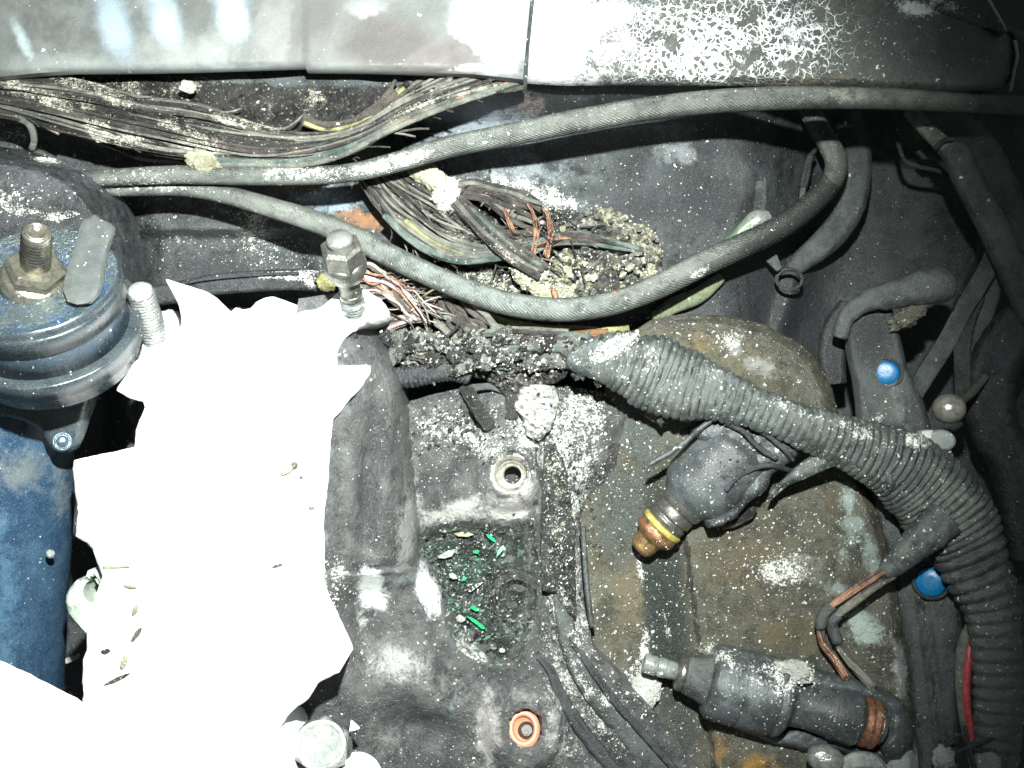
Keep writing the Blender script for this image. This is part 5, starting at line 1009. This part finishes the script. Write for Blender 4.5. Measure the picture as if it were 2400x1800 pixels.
# pale clip behind the conduit bend
cp = rough_poly([(2160, 1012), (2186, 1008), (2206, 1012), (2222, 1030), (2228, 1050), (2234, 1080), (2242, 1116), (2220, 1130), (2190, 1090)], 8, 0.8, 3)
clip = thing('pale_clip', W(2205, 1060, 60), 'pale grey clip with a dark round end at the outer side of the conduit bend', 'clip')
patch_obj('clip_body', cp, lambda X, Y, d: 66-5*sstep(6, 0, d)+0*X, M['paleblue'], clip, 6, 30)
V, F = lathe(smoothprof([(0, 25), (8, 25), (11, 21), (11, 1)], 3), W(2206, 1032, 64), W(2206, 1032, 160), 30, squash=1.25); mk('round_end', V, F, grime('grey_disc', (0.10, 0.12, 0.11), (0.16, 0.18, 0.17), bump=0.1, ash=-0.4), clip)

# ================================================================ lower right bracket
lowb = thing('lower_bracket', W(2180, 1550, -30), 'dark grey lower bracket with a bright blue plug between the stained plate and the conduit', 'bracket')
bp_ = rough_poly([(2030, 1120), (2090, 1180), (2130, 1260), (2210, 1290), (2250, 1380), (2256, 1480), (2250, 1600), (2248, 1740), (2250, 1930), (2170, 1930), (2150, 1760), (2140, 1650), (2124, 1540), (2110, 1440), (2094, 1340), (2066, 1240)], 12, 1.2, 9)
def lb_h(X, Y, d):
    e = X-(2110+(Y-1330)*0.13)
    return -30+18*np.exp(-((e-35)/10.0)**2)+26*sstep(40, 70, e)-16*sstep(14, 0, d)+3*fbm(X/50, Y/50, oct=3, seed=7)+10*gauss(X, Y, 2200, 1500, 30, 80)
patch_obj('bracket_plate', bp_, lb_h, M['hose'], lowb, 7, -110, tint=lambda X, Y: tints([(2180, 1600, 60, 260, 0, 0.5, (0.055, 0.062, 0.06)), (2130, 1500, 10, 200, -6, 0.5, DK)], X, Y))
V, F = lathe(smoothprof([(-14, 44), (10, 44), (13, 40), (10, 36), (2, 35)], 3), W(2183, 1362, -6), W(2180, 1366, 110), 36); mk('plug_rim', V, F[:-1], M['dark'], lowb)
V, F = lathe(smoothprof([(-14, 35), (4, 35), (9, 30), (13, 18), (13, 1)], 4), W(2181, 1364, -4), W(2170, 1380, 110), 36); mk('blue_plug', V, F, M['blue'], lowb)
hose('edge_moulding', [(2062, 1130, -40, 6), (2090, 1220, -44, 6), (2110, 1320, -40, 6)], 'dark', None, parent=lowb)
hose('black_cable', [(2000, 1070, -50, 22), (2040, 1120, -50, 26), (2080, 1180, -50, 24), (2110, 1250, -60, 20)], 'dark', 'black cable in the gap under the conduit bend', 'cable')

# ================================================================ ribbed conduit
con = thing('ribbed_conduit', W(2050, 1080, 40), 'torn dusty ribbed conduit sweeping across the stained plate and down the right side', 'conduit')
def ragged(seed, lo=-0.35, hi=3.49, amp=0.35, pts=None):
    def f(s):
        a = lo+amp*float(fbm(np.array([s/26.0]), np.array([seed*3.3]), oct=3, seed=seed)[0]); b = hi+amp*float(fbm(np.array([s/22.0]), np.array([seed*5.1]), oct=3, seed=seed+5)[0])
        return a, b
    return f
cpts = [(1332, 838, 116, 10), (1352, 842, 120, 26), (1400, 842, 116, 46), (1460, 852, 112, 66), (1530, 876, 104, 84), (1600, 902, 100, 80), (1690, 928, 98, 54), (1790, 965, 96, 44), (1890, 1003, 94, 46), (1990, 1040, 92, 56), (2078, 1075, 90, 72), (2150, 1125, 88, 88), (2206, 1186, 84, 94), (2250, 1252, 82, 88), (2284, 1322, 80, 76), (2318, 1402, 78, 64), (2334, 1490, 76, 57), (2340, 1600, 72, 55), (2338, 1700, 68, 53), (2332, 1800, 64, 50), (2326, 1900, 60, 50)]
cpts = [(x, y, h-0.6*r*0.62+60*math.exp(-((x-1750)/330)**2)*(1 if x < 2100 else 0.3), r*0.97) for x, y, h, r in cpts]
def conduit_mesh():
    P = spline(cpts, 2.4); C = to_world(P[:, :3]); n = len(C); seg = 46
    T = np.gradient(C, axis=0); T /= np.linalg.norm(T, axis=1)[:, None]
    A = np.cross(T, [0, 0, 1.0]); A /= np.linalg.norm(A, axis=1)[:, None]; B = np.cross(A, T)
    s = np.concatenate([[0], np.cumsum(np.linalg.norm(np.diff(C, axis=0), axis=1))])/S
    V = []; rf = ragged(4)
    # ribs: strong on the bend and below it, worn smooth in the middle stretch
    depth = 0.075+0.04*sstep(640, 760, s)-0.03*gauss(s, s*0, 560, 0, 90, 1)-0.02*sstep(1060, 1200, s)
    for i in range(n):
        lo, hi = rf(s[i]); lo += max(0.0, 0.75*float(fbm(np.array([s[i]/34.0]), np.array([2.2]), oct=4, seed=31)[0])+0.2)*(1.0 if s[i] < 560 else 0.1); t = np.linspace(lo, hi, seg)
        worn = 0.55+0.45*fbm(np.full(seg, s[i]/45.0), t*1.3, oct=2, seed=3)
        ph = s[i]/17.0 if s[i] < 1060 else 1060/17.0+(s[i]-1060)/30.0
        ribs = np.sign(np.cos(2*math.pi*ph))*np.abs(np.cos(2*math.pi*ph))**0.6
        rr = P[i, 3]*(1+depth[i]*worn*ribs+(0.05+0.13*(s[i] < 560))*fbm(np.full(seg, s[i]/60.0), t*1.2, oct=3, seed=8)+0.02*fbm(np.full(seg, s[i]/9.0), t*6, oct=2, seed=9))*S
        V.append(C[i]+np.outer(np.cos(t)*rr, A[i])+np.outer(np.sin(t)*rr*0.62, B[i]))
    V = np.vstack(V); F = [(i*seg+j, i*seg+j+1, (i+1)*seg+j+1, (i+1)*seg+j) for i in range(n-1) for j in range(seg-1)]
    # a ragged bite out of the inner side of the bend
    kx = (D-V[:, 2]/S)/D*S; X = 1200+V[:, 0]/kx; Y = 900-V[:, 1]/kx
    hole = rough_poly([(2160, 1262), (2180, 1258), (2200, 1275), (2206, 1292), (2190, 1318), (2172, 1318), (2158, 1300)], 5, 2, 3)
    hin = inside(X, Y, hole); nick = (fbm(X/13, Y/13, oct=2, seed=99) > 0.55) & (Y > 960) & (X < 1700)
    F = [f for f in F if not (hin[f[0]] or hin[f[2]])]
    at = {'ash': blobs([(1440, 815, 60, 18, -25, 2.0), (1520, 850, 40, 50, 20, 0.6), (1760, 880, 60, 20, 25, 0.5), (1690, 880, 40, 30, 0, 0.4), (1860, 960, 90, 20, 20, 0.6), (2010, 1010, 70, 30, 15, 0.7), (2147, 1035, 26, 14, 10, 2.2), (2200, 1080, 60, 50, 0, 0.35), (2340, 1200, 30, 30, 0, 0.4), (1900, 1080, 90, 30, -20, 0.5), (1640, 870, 40, 30, 0, 0.3)], X, Y),
          'tint': tints([(2330, 1600, 80, 260, 0, 0.8, (0.07, 0.078, 0.074)), (2230, 1200, 120, 90, 0, 0.4, (0.15, 0.165, 0.15)), (1560, 930, 160, 60, 20, 0.7, (0.055, 0.062, 0.058))], X, Y)}
    return V, F, at
V, F, at = conduit_mesh()
o = mk('ribbed_shell', V, F, M['conduit'], con, attrs=at)
md = o.modifiers.new('thickness', 'SOLIDIFY'); md.thickness = 5*S; md.offset = -1
tongue = [(1798, 1170), (1806, 1150), (1830, 1126), (1856, 1100), (1878, 1082), (1905, 1064), (1940, 1045), (1990, 1030), (2060, 1050), (2110, 1100), (2100, 1140), (2086, 1150), (2070, 1124), (2046, 1104), (2015, 1094), (1985, 1088), (1950, 1094), (1915, 1108), (1880, 1124), (1850, 1136), (1826, 1146), (1812, 1166)]
cpatch('torn_flap', tongue, 0, 'conduit', con, 5, 9, 5, 22, 93, 16, 14, ash=lambda X, Y: 0.35+0*X, slope=lambda X, Y: 110+20*sstep(1800, 2000, X), rough=2)
hose('branch_sleeve', [(2215, 1215, 110, 44), (2170, 1255, 112, 40), (2130, 1292, 106, 33), (2098, 1322, 92, 26), (2074, 1340, 80, 20)], 'conduit', None, parent=con, jit=0.16, ash=[(2130, 1290, 60, 60, 0, 0.3)], ribs=(13, 0.03))
for i, (x, y, a, b) in enumerate([(1344, 838, 26, 18), (1372, 812, 30, 16), (1366, 866, 26, 16), (1410, 884, 22, 14), (1340, 806, 24, 14)]):
    V, F = lump(x, y, 108, a, b, 16, 90+i, 0.6, n=22, crust=0.4, rot=20*i); mk('melted_end', V, F, M['char' if i % 2 else 'conduit'], con)
hose('melted_fringe', [(1520, 960, 66, 14), (1550, 980, 60, 12), (1600, 970, 62, 10), (1660, 960, 62, 9), (1720, 985, 62, 12), (1790, 1010, 62, 12)], 'conduit', None, parent=con, jit=0.6, flat=0.5)
cpatch('charred_underside', [(1400, 880), (1450, 905), (1500, 940), (1530, 975), (1552, 1004), (1566, 985), (1580, 968), (1610, 990), (1640, 968), (1690, 962), (1730, 990), (1780, 1010), (1830, 1052), (1850, 1040), (1800, 985), (1700, 930), (1580, 890), (1460, 860)], 98, 'char', con, 6, 30, 14, 26, 55, 12, 14, crust=10, rough=6, ash=lambda X, Y: -0.1+0*X)
# loom strands emerging from the sleeve
for nm, pl, m, lab, rr in (('bare_wire', [(2085, 1328, 92), (2040, 1358, 90), (1990, 1390, 84), (1950, 1418, 76), (1928, 1446, 66), (1922, 1470, 58), (1932, 1512, 48), (1960, 1550, 46), (1984, 1590, 50)], 'wire_copper', 'scorched coppery wire bending sharply from the conduit branch to the lower injector', 9.5),
                   ('bare_wire', [(2096, 1346, 86), (2050, 1374, 86), (2000, 1412, 78), (1962, 1440, 66), (1950, 1462, 56), (1964, 1505, 44), (1992, 1550, 42), (2020, 1582, 46), (2046, 1612, 52)], 'wire_grey', 'grey brown wire running beside the coppery one to the lower injector', 10)):
    w = thing(nm, W(1950, 1450, 40), lab, 'wire')
    for q in range(5):
        a = q*1.257; V, F = tube([(x+math.cos(a+i*0.5)*rr*0.5, y+math.sin(a+i*0.5)*rr*0.5, h+math.sin(a+i)*4) for i, (x, y, h) in enumerate(pl)], rr*0.58, seg=8, step=5, jit=0.25, seed=q)
        mk('strand', V, F, M[m if q != 2 else 'wire'], w)
    V, F = tube(pl[3:6], rr*1.35, seg=14, jit=0.3); mk('soot_crust', V, F, M['hose'], w)

# ================================================================ upper injector
inj = thing('injector', W(1640, 1140, 20), 'upper black fuel injector lying diagonally with a brass tip and yellow ring', 'injector')
a0, a1 = W(1497, 1290, 18), W(1735, 1044, 60)
def ipart(nm, prof, mat, par, P0, P1, seg=48, rnd=3, **k):
    V, F = lathe(smoothprof(prof, rnd), P0, P1, seg, **k); return mk(nm, V, F, M[mat] if isinstance(mat, str) else mat, par)
ipart('brass_tip', [(-2, 2), (0, 20), (8, 29), (36, 32), (43, 42), (50, 49), (72, 50)], 'brass', inj, a0, a1)
ipart('orange_band', [(50, 44), (52, 50.5), (62, 51.5), (66, 46)], 'copper_ring', inj, a0, a1)
ipart('yellow_ring', [(71, 44), (73, 52), (84, 53), (88, 44)], 'yellow', inj, a0, a1)
ipart('steel_sleeve', [(84, 47), (100, 48), (102, 44), (108, 44), (110, 49), (130, 49), (132, 46), (136, 52), (152, 56), (168, 62)], 'nutsteel', inj, a0, a1)
V, F = lathe(smoothprof([(146, 50), (160, 62), (176, 78), (196, 88), (290, 92), (330, 88), (350, 60), (358, 4)], 10), a0, a1, 56, jit=0.01)
kx = (D-np.array([v[2] for v in V])/S)/D*S; VA = np.array([tuple(v) for v in V])
mk('plastic_body', V, F, M['injector'], inj, attrs={'ash': blobs([(1600, 1060, 30, 16, -45, 0.5), (1680, 1120, 60, 60, 0, 0.3)], 1200+VA[:, 0]/kx, 900-VA[:, 1]/kx)})
cpatch('melted_connector', [(1640, 1000), (1690, 968), (1740, 955), (1790, 985), (1850, 1020), (1878, 1060), (1850, 1086), (1812, 1110), (1796, 1150), (1770, 1168), (1752, 1180), (1728, 1212), (1690, 1234), (1660, 1238), (1655, 1222), (1700, 1206), (1738, 1172), (1744, 1120), (1722, 1072), (1686, 1042), (1640, 1034), (1628, 1014)], 118, 'injector', inj, 6, 130, 20, 40, 97, 14, 26, ash=lambda X, Y: 0.2+0*X+blobs([(1690, 1225, 30, 10, -20, 0.5)], X, Y), tint=lambda X, Y: tints([(1770, 1040, 16, 5, 30, 0.9, (0.35, 0.12, 0.12)), (1780, 1060, 80, 60, 0, 0.5, (0.03, 0.033, 0.035))], X, Y))
for i, pl in enumerate([[(1700, 990, 134), (1740, 1010, 138), (1780, 1050, 136), (1820, 1075, 128)], [(1720, 975, 134), (1770, 1000, 138), (1830, 1045, 134), (1860, 1080, 122)], [(1700, 1150, 134), (1740, 1110, 138), (1800, 1090, 132), (1860, 1105, 78)]]):
    hose('melted_strand', pl, 'dark', None, parent=inj, r=6, jit=0.4)
o = cpatch('plastic_sliver', [(1512, 1096), (1520, 1082), (1560, 1060), (1610, 1024), (1650, 990), (1700, 958), (1712, 958), (1690, 976), (1650, 1006), (1610, 1042), (1570, 1070), (1530, 1092)], 132, 'injector', None, 5, 8, 4, 22, 33, 6, 5, rough=1.5, ash=lambda X, Y: blobs([(1590, 1050, 20, 8, 0, 0.8)], X, Y))
tagp(o, 'thin dark blade of melted plastic leaning on the upper injector body', 'plastic sliver')
hose('loose_strip', [(1690, 1228, 30, 12), (1720, 1222, 32, 13), (1752, 1206, 32, 12), (1770, 1190, 30, 8)], 'char', 'short charred strip below the upper injector body', 'strip', jit=0.4)

# ================================================================ lower injector
in2 = thing('injector', W(1780, 1640, 20), 'lower black fuel injector lying nearly level with a bright steel nozzle and copper ring', 'injector')
b0, b1 = W(1508, 1553, 34), W(2052, 1698, 52)
ipart('steel_nozzle', [(-1, 10), (0, 19), (3, 22), (30, 22.5), (32, 20), (36, 20), (38, 22.5), (52, 22.5), (54, 21), (84, 21)], 'steel', in2, b0, b1)
ipart('collar', [(78, 22), (80, 38), (86, 43), (94, 43), (98, 39)], 'nutsteel', in2, b0, b1)
ipart('front_sleeve', [(96, 39), (102, 45), (130, 52), (148, 58), (154, 60)], M['hose'], in2, b0, b1, jit=0.03)
V, F = lathe(smoothprof([(150, 58), (152, 76), (160, 84), (175, 88), (224, 89), (228, 85), (232, 89), (300, 90), (312, 84), (320, 88), (332, 84), (345, 62), (352, 54), (380, 52), (440, 56), (446, 61), (500, 62), (506, 55), (514, 50)], 5), b0, b1, 64, jit=0.035)
VA = np.array([tuple(v) for v in V]); kx = (D-VA[:, 2]/S)/D*S
mk('plastic_body', V, F, M['injector'], in2, attrs={'ash': blobs([(1660, 1535, 60, 20, 0, 0.9), (1850, 1575, 50, 30, 0, 1.0), (1730, 1560, 60, 20, 10, 0.4), (1840, 1590, 20, 60, 10, 0.6), (1780, 1610, 140, 60, 15, 0.4)], 1200+VA[:, 0]/kx, 900-VA[:, 1]/kx), 'tint': tints([(1760, 1600, 100, 60, 0, 0.45, (0.12, 0.14, 0.14))], 1200+VA[:, 0]/kx, 900-VA[:, 1]/kx)})
ipart('copper_band', [(510, 48), (514, 56), (524, 59), (532, 55), (540, 59), (548, 56), (552, 46)], 'copper_ring', in2, b0, b1, 48)
ipart('steel_lip', [(550, 40), (556, 42), (566, 40), (568, 32), (560, 28), (548, 10)], 'nutsteel', in2, b0, b1)
cpatch('melted_connector', [(1870, 1590), (1910, 1572), (1960, 1584), (2010, 1596), (2060, 1612), (2110, 1640), (2138, 1690), (2142, 1740), (2110, 1772), (2070, 1778), (2062, 1750), (2076, 1720), (2080, 1680), (2056, 1650), (2010, 1640), (1960, 1632), (1920, 1630), (1880, 1640)], 62, 'injector', in2, 6, 80, 10, 46, 37, 20, 26, ash=lambda X, Y: blobs([(2080, 1670, 10, 40, 0, 0.7), (1950, 1590, 40, 10, 0, 0.5)], X, Y))
cpatch('melted_drip', [(1830, 1715), (1870, 1705), (1930, 1716), (1980, 1736), (2040, 1752), (2090, 1760), (2080, 1786), (2020, 1780), (1960, 1760), (1900, 1762), (1850, 1752), (1800, 1738), (1740, 1716), (1690, 1690), (1700, 1676), (1760, 1698)], 44, 'injector', in2, 6, 70, 12, 36, 39, 12, 22, ash=lambda X, Y: 0.1+0*X)
V, F = tube([(1846, 1580, 96), (1838, 1610, 106), (1832, 1650, 104), (1826, 1690, 84)], 7, seg=10, jit=0.3); mk('mould_line', V, F, M['conduit'], in2)
V, F = lump(1862, 1574, 84, 44, 26, 20, 13, 0.5, n=30, crust=0.3, rot=-10); o = mk('ash_clump', V, F, M['ash']); tagp(o, 'white ash clump on top of the lower injector', 'ash clump')
V, F = lump(1512, 1620, -8, 34, 46, 8, 17, 0.5, n=32, crust=0.35, rot=-14); o = mk('ash_clump', V, F, M['ash']); tagp(o, 'large white ash flake below the bright injector nozzle', 'ash flake')
V, F = lump(1448, 1642, -6, 26, 13, 7, 18, 0.5, n=26, crust=0.3, rot=-12); o = mk('ash_clump', V, F, M['ash']); tagp(o, 'white ash flake left of the large one below the nozzle', 'ash flake')

# ================================================================ wires and fixings beside the conduit
hose('grey_wire', [(2272, 1462, 30, 7), (2258, 1505, 34, 12), (2252, 1560, 34, 13), (2252, 1620, 34, 12), (2258, 1680, 34, 11), (2270, 1740, 34, 10), (2290, 1830, 30, 10)], 'wire_grey', 'grey sheathed wire running down the inner side of the conduit', 'wire')
hose('red_wire', [(2276, 1490, 38, 6), (2270, 1540, 42, 10), (2264, 1600, 42, 10), (2266, 1660, 42, 10), (2276, 1720, 40, 9), (2296, 1830, 34, 8)], 'red', 'red wire beside the grey sheathed one at the inner side of the conduit', 'wire')
for i, (pl, lab) in enumerate([([(2215, 1740, 60), (2250, 1722, 80), (2280, 1745, 86), (2330, 1730, 80)], 'thin dark string tied across the red wire near the bottom'), ([(2240, 1765, 60), (2275, 1750, 86), (2300, 1762, 84), (2370, 1752, 76)], 'second thin dark string, just below the first across the red wire'), ([(2262, 1700, 70), (2272, 1750, 86), (2290, 1820, 80)], 'dark string end hanging down along the red wire')]):
    hose('string', pl, 'dark', lab, 'string', r=4)
o = cpatch('pale_rag', [(2290, 1764), (2320, 1758), (2345, 1775), (2350, 1810), (2320, 1825), (2290, 1815)], 90, 'zinc', None, 6, 20, 8, 26, 6, 8, 8); tagp(o, 'pale greyish flake at the bottom below the conduit strings', 'flake')
V, F = lump(2212, 1778, 20, 26, 30, 18, 23, 0.5, n=24, crust=0.3); o = mk('glassy_lump', V, F, M['zinc']); tagp(o, 'glassy pale lump at the bottom left of the dark strings', 'lump')
ft = thing('pipe_fitting', W(1930, 1775, 60), 'shiny steel pipe fitting at the bottom edge under the lower injector', 'fitting')
V, F = lump(1934, 1778, 90, 42, 32, 34, 4, 0.08, n=34, rot=-12); mk('rounded_head', V, F, plain('shiny_fitting', (0.26, 0.27, 0.25), 0.16, 0.5, 0.25), ft)
hose('curved_pipe', [(1975, 1800, 70, 18), (2010, 1782, 74, 20), (2050, 1790, 70, 20), (2070, 1830, 66, 20)], 'zinc', None, parent=ft)
o = patch_obj('blue_flake', [(2382, 1606), (2420, 1612), (2425, 1700), (2388, 1692)], lambda X, Y, d: -40+0*X, plain('deep_blue', (0.01, 0.05, 0.22), 0.3), None, 10, -60); tagp(o, 'small deep blue piece at the right edge beside the conduit', 'fragment')

# ================================================================ loose grit, ash flakes and soot crumbs lying on everything
bpy.context.view_layer.update()
dg = bpy.context.evaluated_depsgraph_get()
GR = np.random.RandomState(99)
def chip(loc, nrm, size, flat):
    n = Vector(nrm); t = n.orthogonal().normalized(); b = n.cross(t); k = GR.randint(5, 7); a0 = GR.uniform(0, 6.28); el = GR.uniform(0.3, 0.9)
    vs = []
    for lay in (0, 1):
        for i in range(k):
            a = a0+6.283*i/k; q = size*GR.uniform(0.35, 1.25)*(1-0.35*lay)
            vs.append(loc+t*(math.cos(a)*q)+b*(math.sin(a)*q*el)+n*(size*flat*(lay*GR.uniform(0.7, 1.3)-0.15)))
    fs = [tuple(range(k, 2*k))]+[(i, (i+1) % k, k+(i+1) % k, k+i) for i in range(k)]
    return vs, fs
def scatter(zones, mul=1.4, sm=0.62, skip=('casting_top', 'white', 'cowl', 'painted', 'blue_plug', 'ball', 'backing', 'rubber_ring', 'casting_body_x')):
    out = []
    for (cx, cy, rx, ry, rot, n, s0, s1, flat) in zones:
        for i in range(int(n*mul)):
            if rx > 300: u, v = GR.uniform(-1, 1, 2)
            else: u, v = GR.normal(0, 0.55, 2)
            c, s = math.cos(math.radians(rot)), math.sin(math.radians(rot)); px = cx+u*rx*c-v*ry*s; py = cy+u*rx*s+v*ry*c
            p = W(px, py, 40); ok, loc, nrm, idx, ob, mt = SC.ray_cast(dg, Vector((p.x, p.y, 0.2)), Vector((0, 0, -1)))
            if not ok or nrm.z < 0.35 or any(k in ob.name for k in skip): continue
            size = sm*(s0+(s1-s0)*GR.rand()**3)*S
            out.append(chip(loc, nrm, size, flat))
    return out
zones = [(1200, 900, 1200, 900, 0, 1900, 1.2, 4.5, 0.4), (1700, 1350, 420, 420, 0, 900, 1.5, 7, 0.35),
         (1260, 970, 90, 70, 0, 260, 2, 12, 0.6), (1370, 960, 70, 60, 0, 160, 2, 10, 0.5), (1330, 1080, 90, 90, 0, 260, 1.5, 8, 0.5), (1310, 1280, 50, 170, 0, 260, 1.5, 6, 0.5), (1350, 1500, 60, 150, -20, 220, 1.5, 7, 0.5), (1440, 1690, 80, 110, -40, 200, 1.5, 7, 0.5),
         (1080, 1000, 120, 60, 0, 220, 1.5, 8, 0.5), (1120, 810, 200, 40, 0, 420, 1.5, 9, 0.7), (1200, 860, 100, 40, 0, 160, 2, 9, 0.7), (1400, 600, 150, 90, 20, 520, 2, 9, 0.8), (1160, 450, 130, 40, 15, 260, 1.5, 8, 0.7), (1250, 640, 90, 50, 0, 260, 2, 10, 0.8), (1100, 650, 90, 30, 20, 120, 1.5, 7, 0.6),
         (120, 220, 130, 30, 20, 260, 1.5, 9, 0.5), (230, 310, 70, 20, 30, 160, 2, 10, 0.6), (420, 290, 200, 60, 15, 240, 1.5, 7, 0.5), (800, 240, 200, 50, 0, 160, 1.5, 6, 0.5), (620, 560, 150, 60, 0, 260, 1.2, 6, 0.4), (1290, 450, 100, 30, 15, 260, 1.5, 8, 0.5),
         (70, 495, 90, 24, 0, 200, 1.5, 9, 0.5), (1110, 1380, 90, 130, 0, 260, 1.5, 7, 0.5), (800, 1340, 40, 50, 0, 160, 1.5, 8, 0.6), (1840, 1340, 80, 50, 0, 160, 1.5, 9, 0.4), (1720, 800, 60, 30, 0, 60, 2, 12, 0.4), (1440, 815, 60, 20, -20, 120, 1.5, 8, 0.4), (1860, 1580, 50, 30, 0, 140, 1.5, 8, 0.5), (1510, 1600, 50, 70, 0, 80, 2, 12, 0.4), (2050, 1000, 140, 60, 20, 100, 1.2, 6, 0.4)]
ch = scatter(zones)
V, F = join_mesh(ch); o = mk('ash_flakes', V, F, plain('loose_ash', (0.46, 0.47, 0.43), 0.8, 0, 0.3, var=0.65, scale=9), None, False)
tagp(o, 'loose white ash flakes and grit sprinkled over the burnt engine parts', 'ash', kind='stuff')
zones2 = [(1120, 820, 200, 60, 0, 520, 3, 14, 0.8), (1250, 560, 260, 100, 20, 420, 2, 9, 0.8), (1330, 1200, 60, 260, 0, 320, 2, 10, 0.6), (1080, 1000, 140, 70, 0, 200, 2, 10, 0.7), (1750, 1090, 110, 90, 0, 100, 2, 9, 0.6), (500, 280, 400, 80, 0, 260, 2, 8, 0.6), (1120, 1390, 90, 130, 0, 260, 2, 9, 0.7)]
dg = bpy.context.evaluated_depsgraph_get()
V, F = join_mesh(scatter(zones2, 1.2, 0.9)); o = mk('char_crumbs', V, F, plain('char_crumb', (0.02, 0.021, 0.02), 0.3, 0, 0.5, var=0.5, scale=20), None, False)
tagp(o, 'loose black charcoal crumbs lying along the burnt looms and the casting', 'charcoal crumbs', kind='stuff')
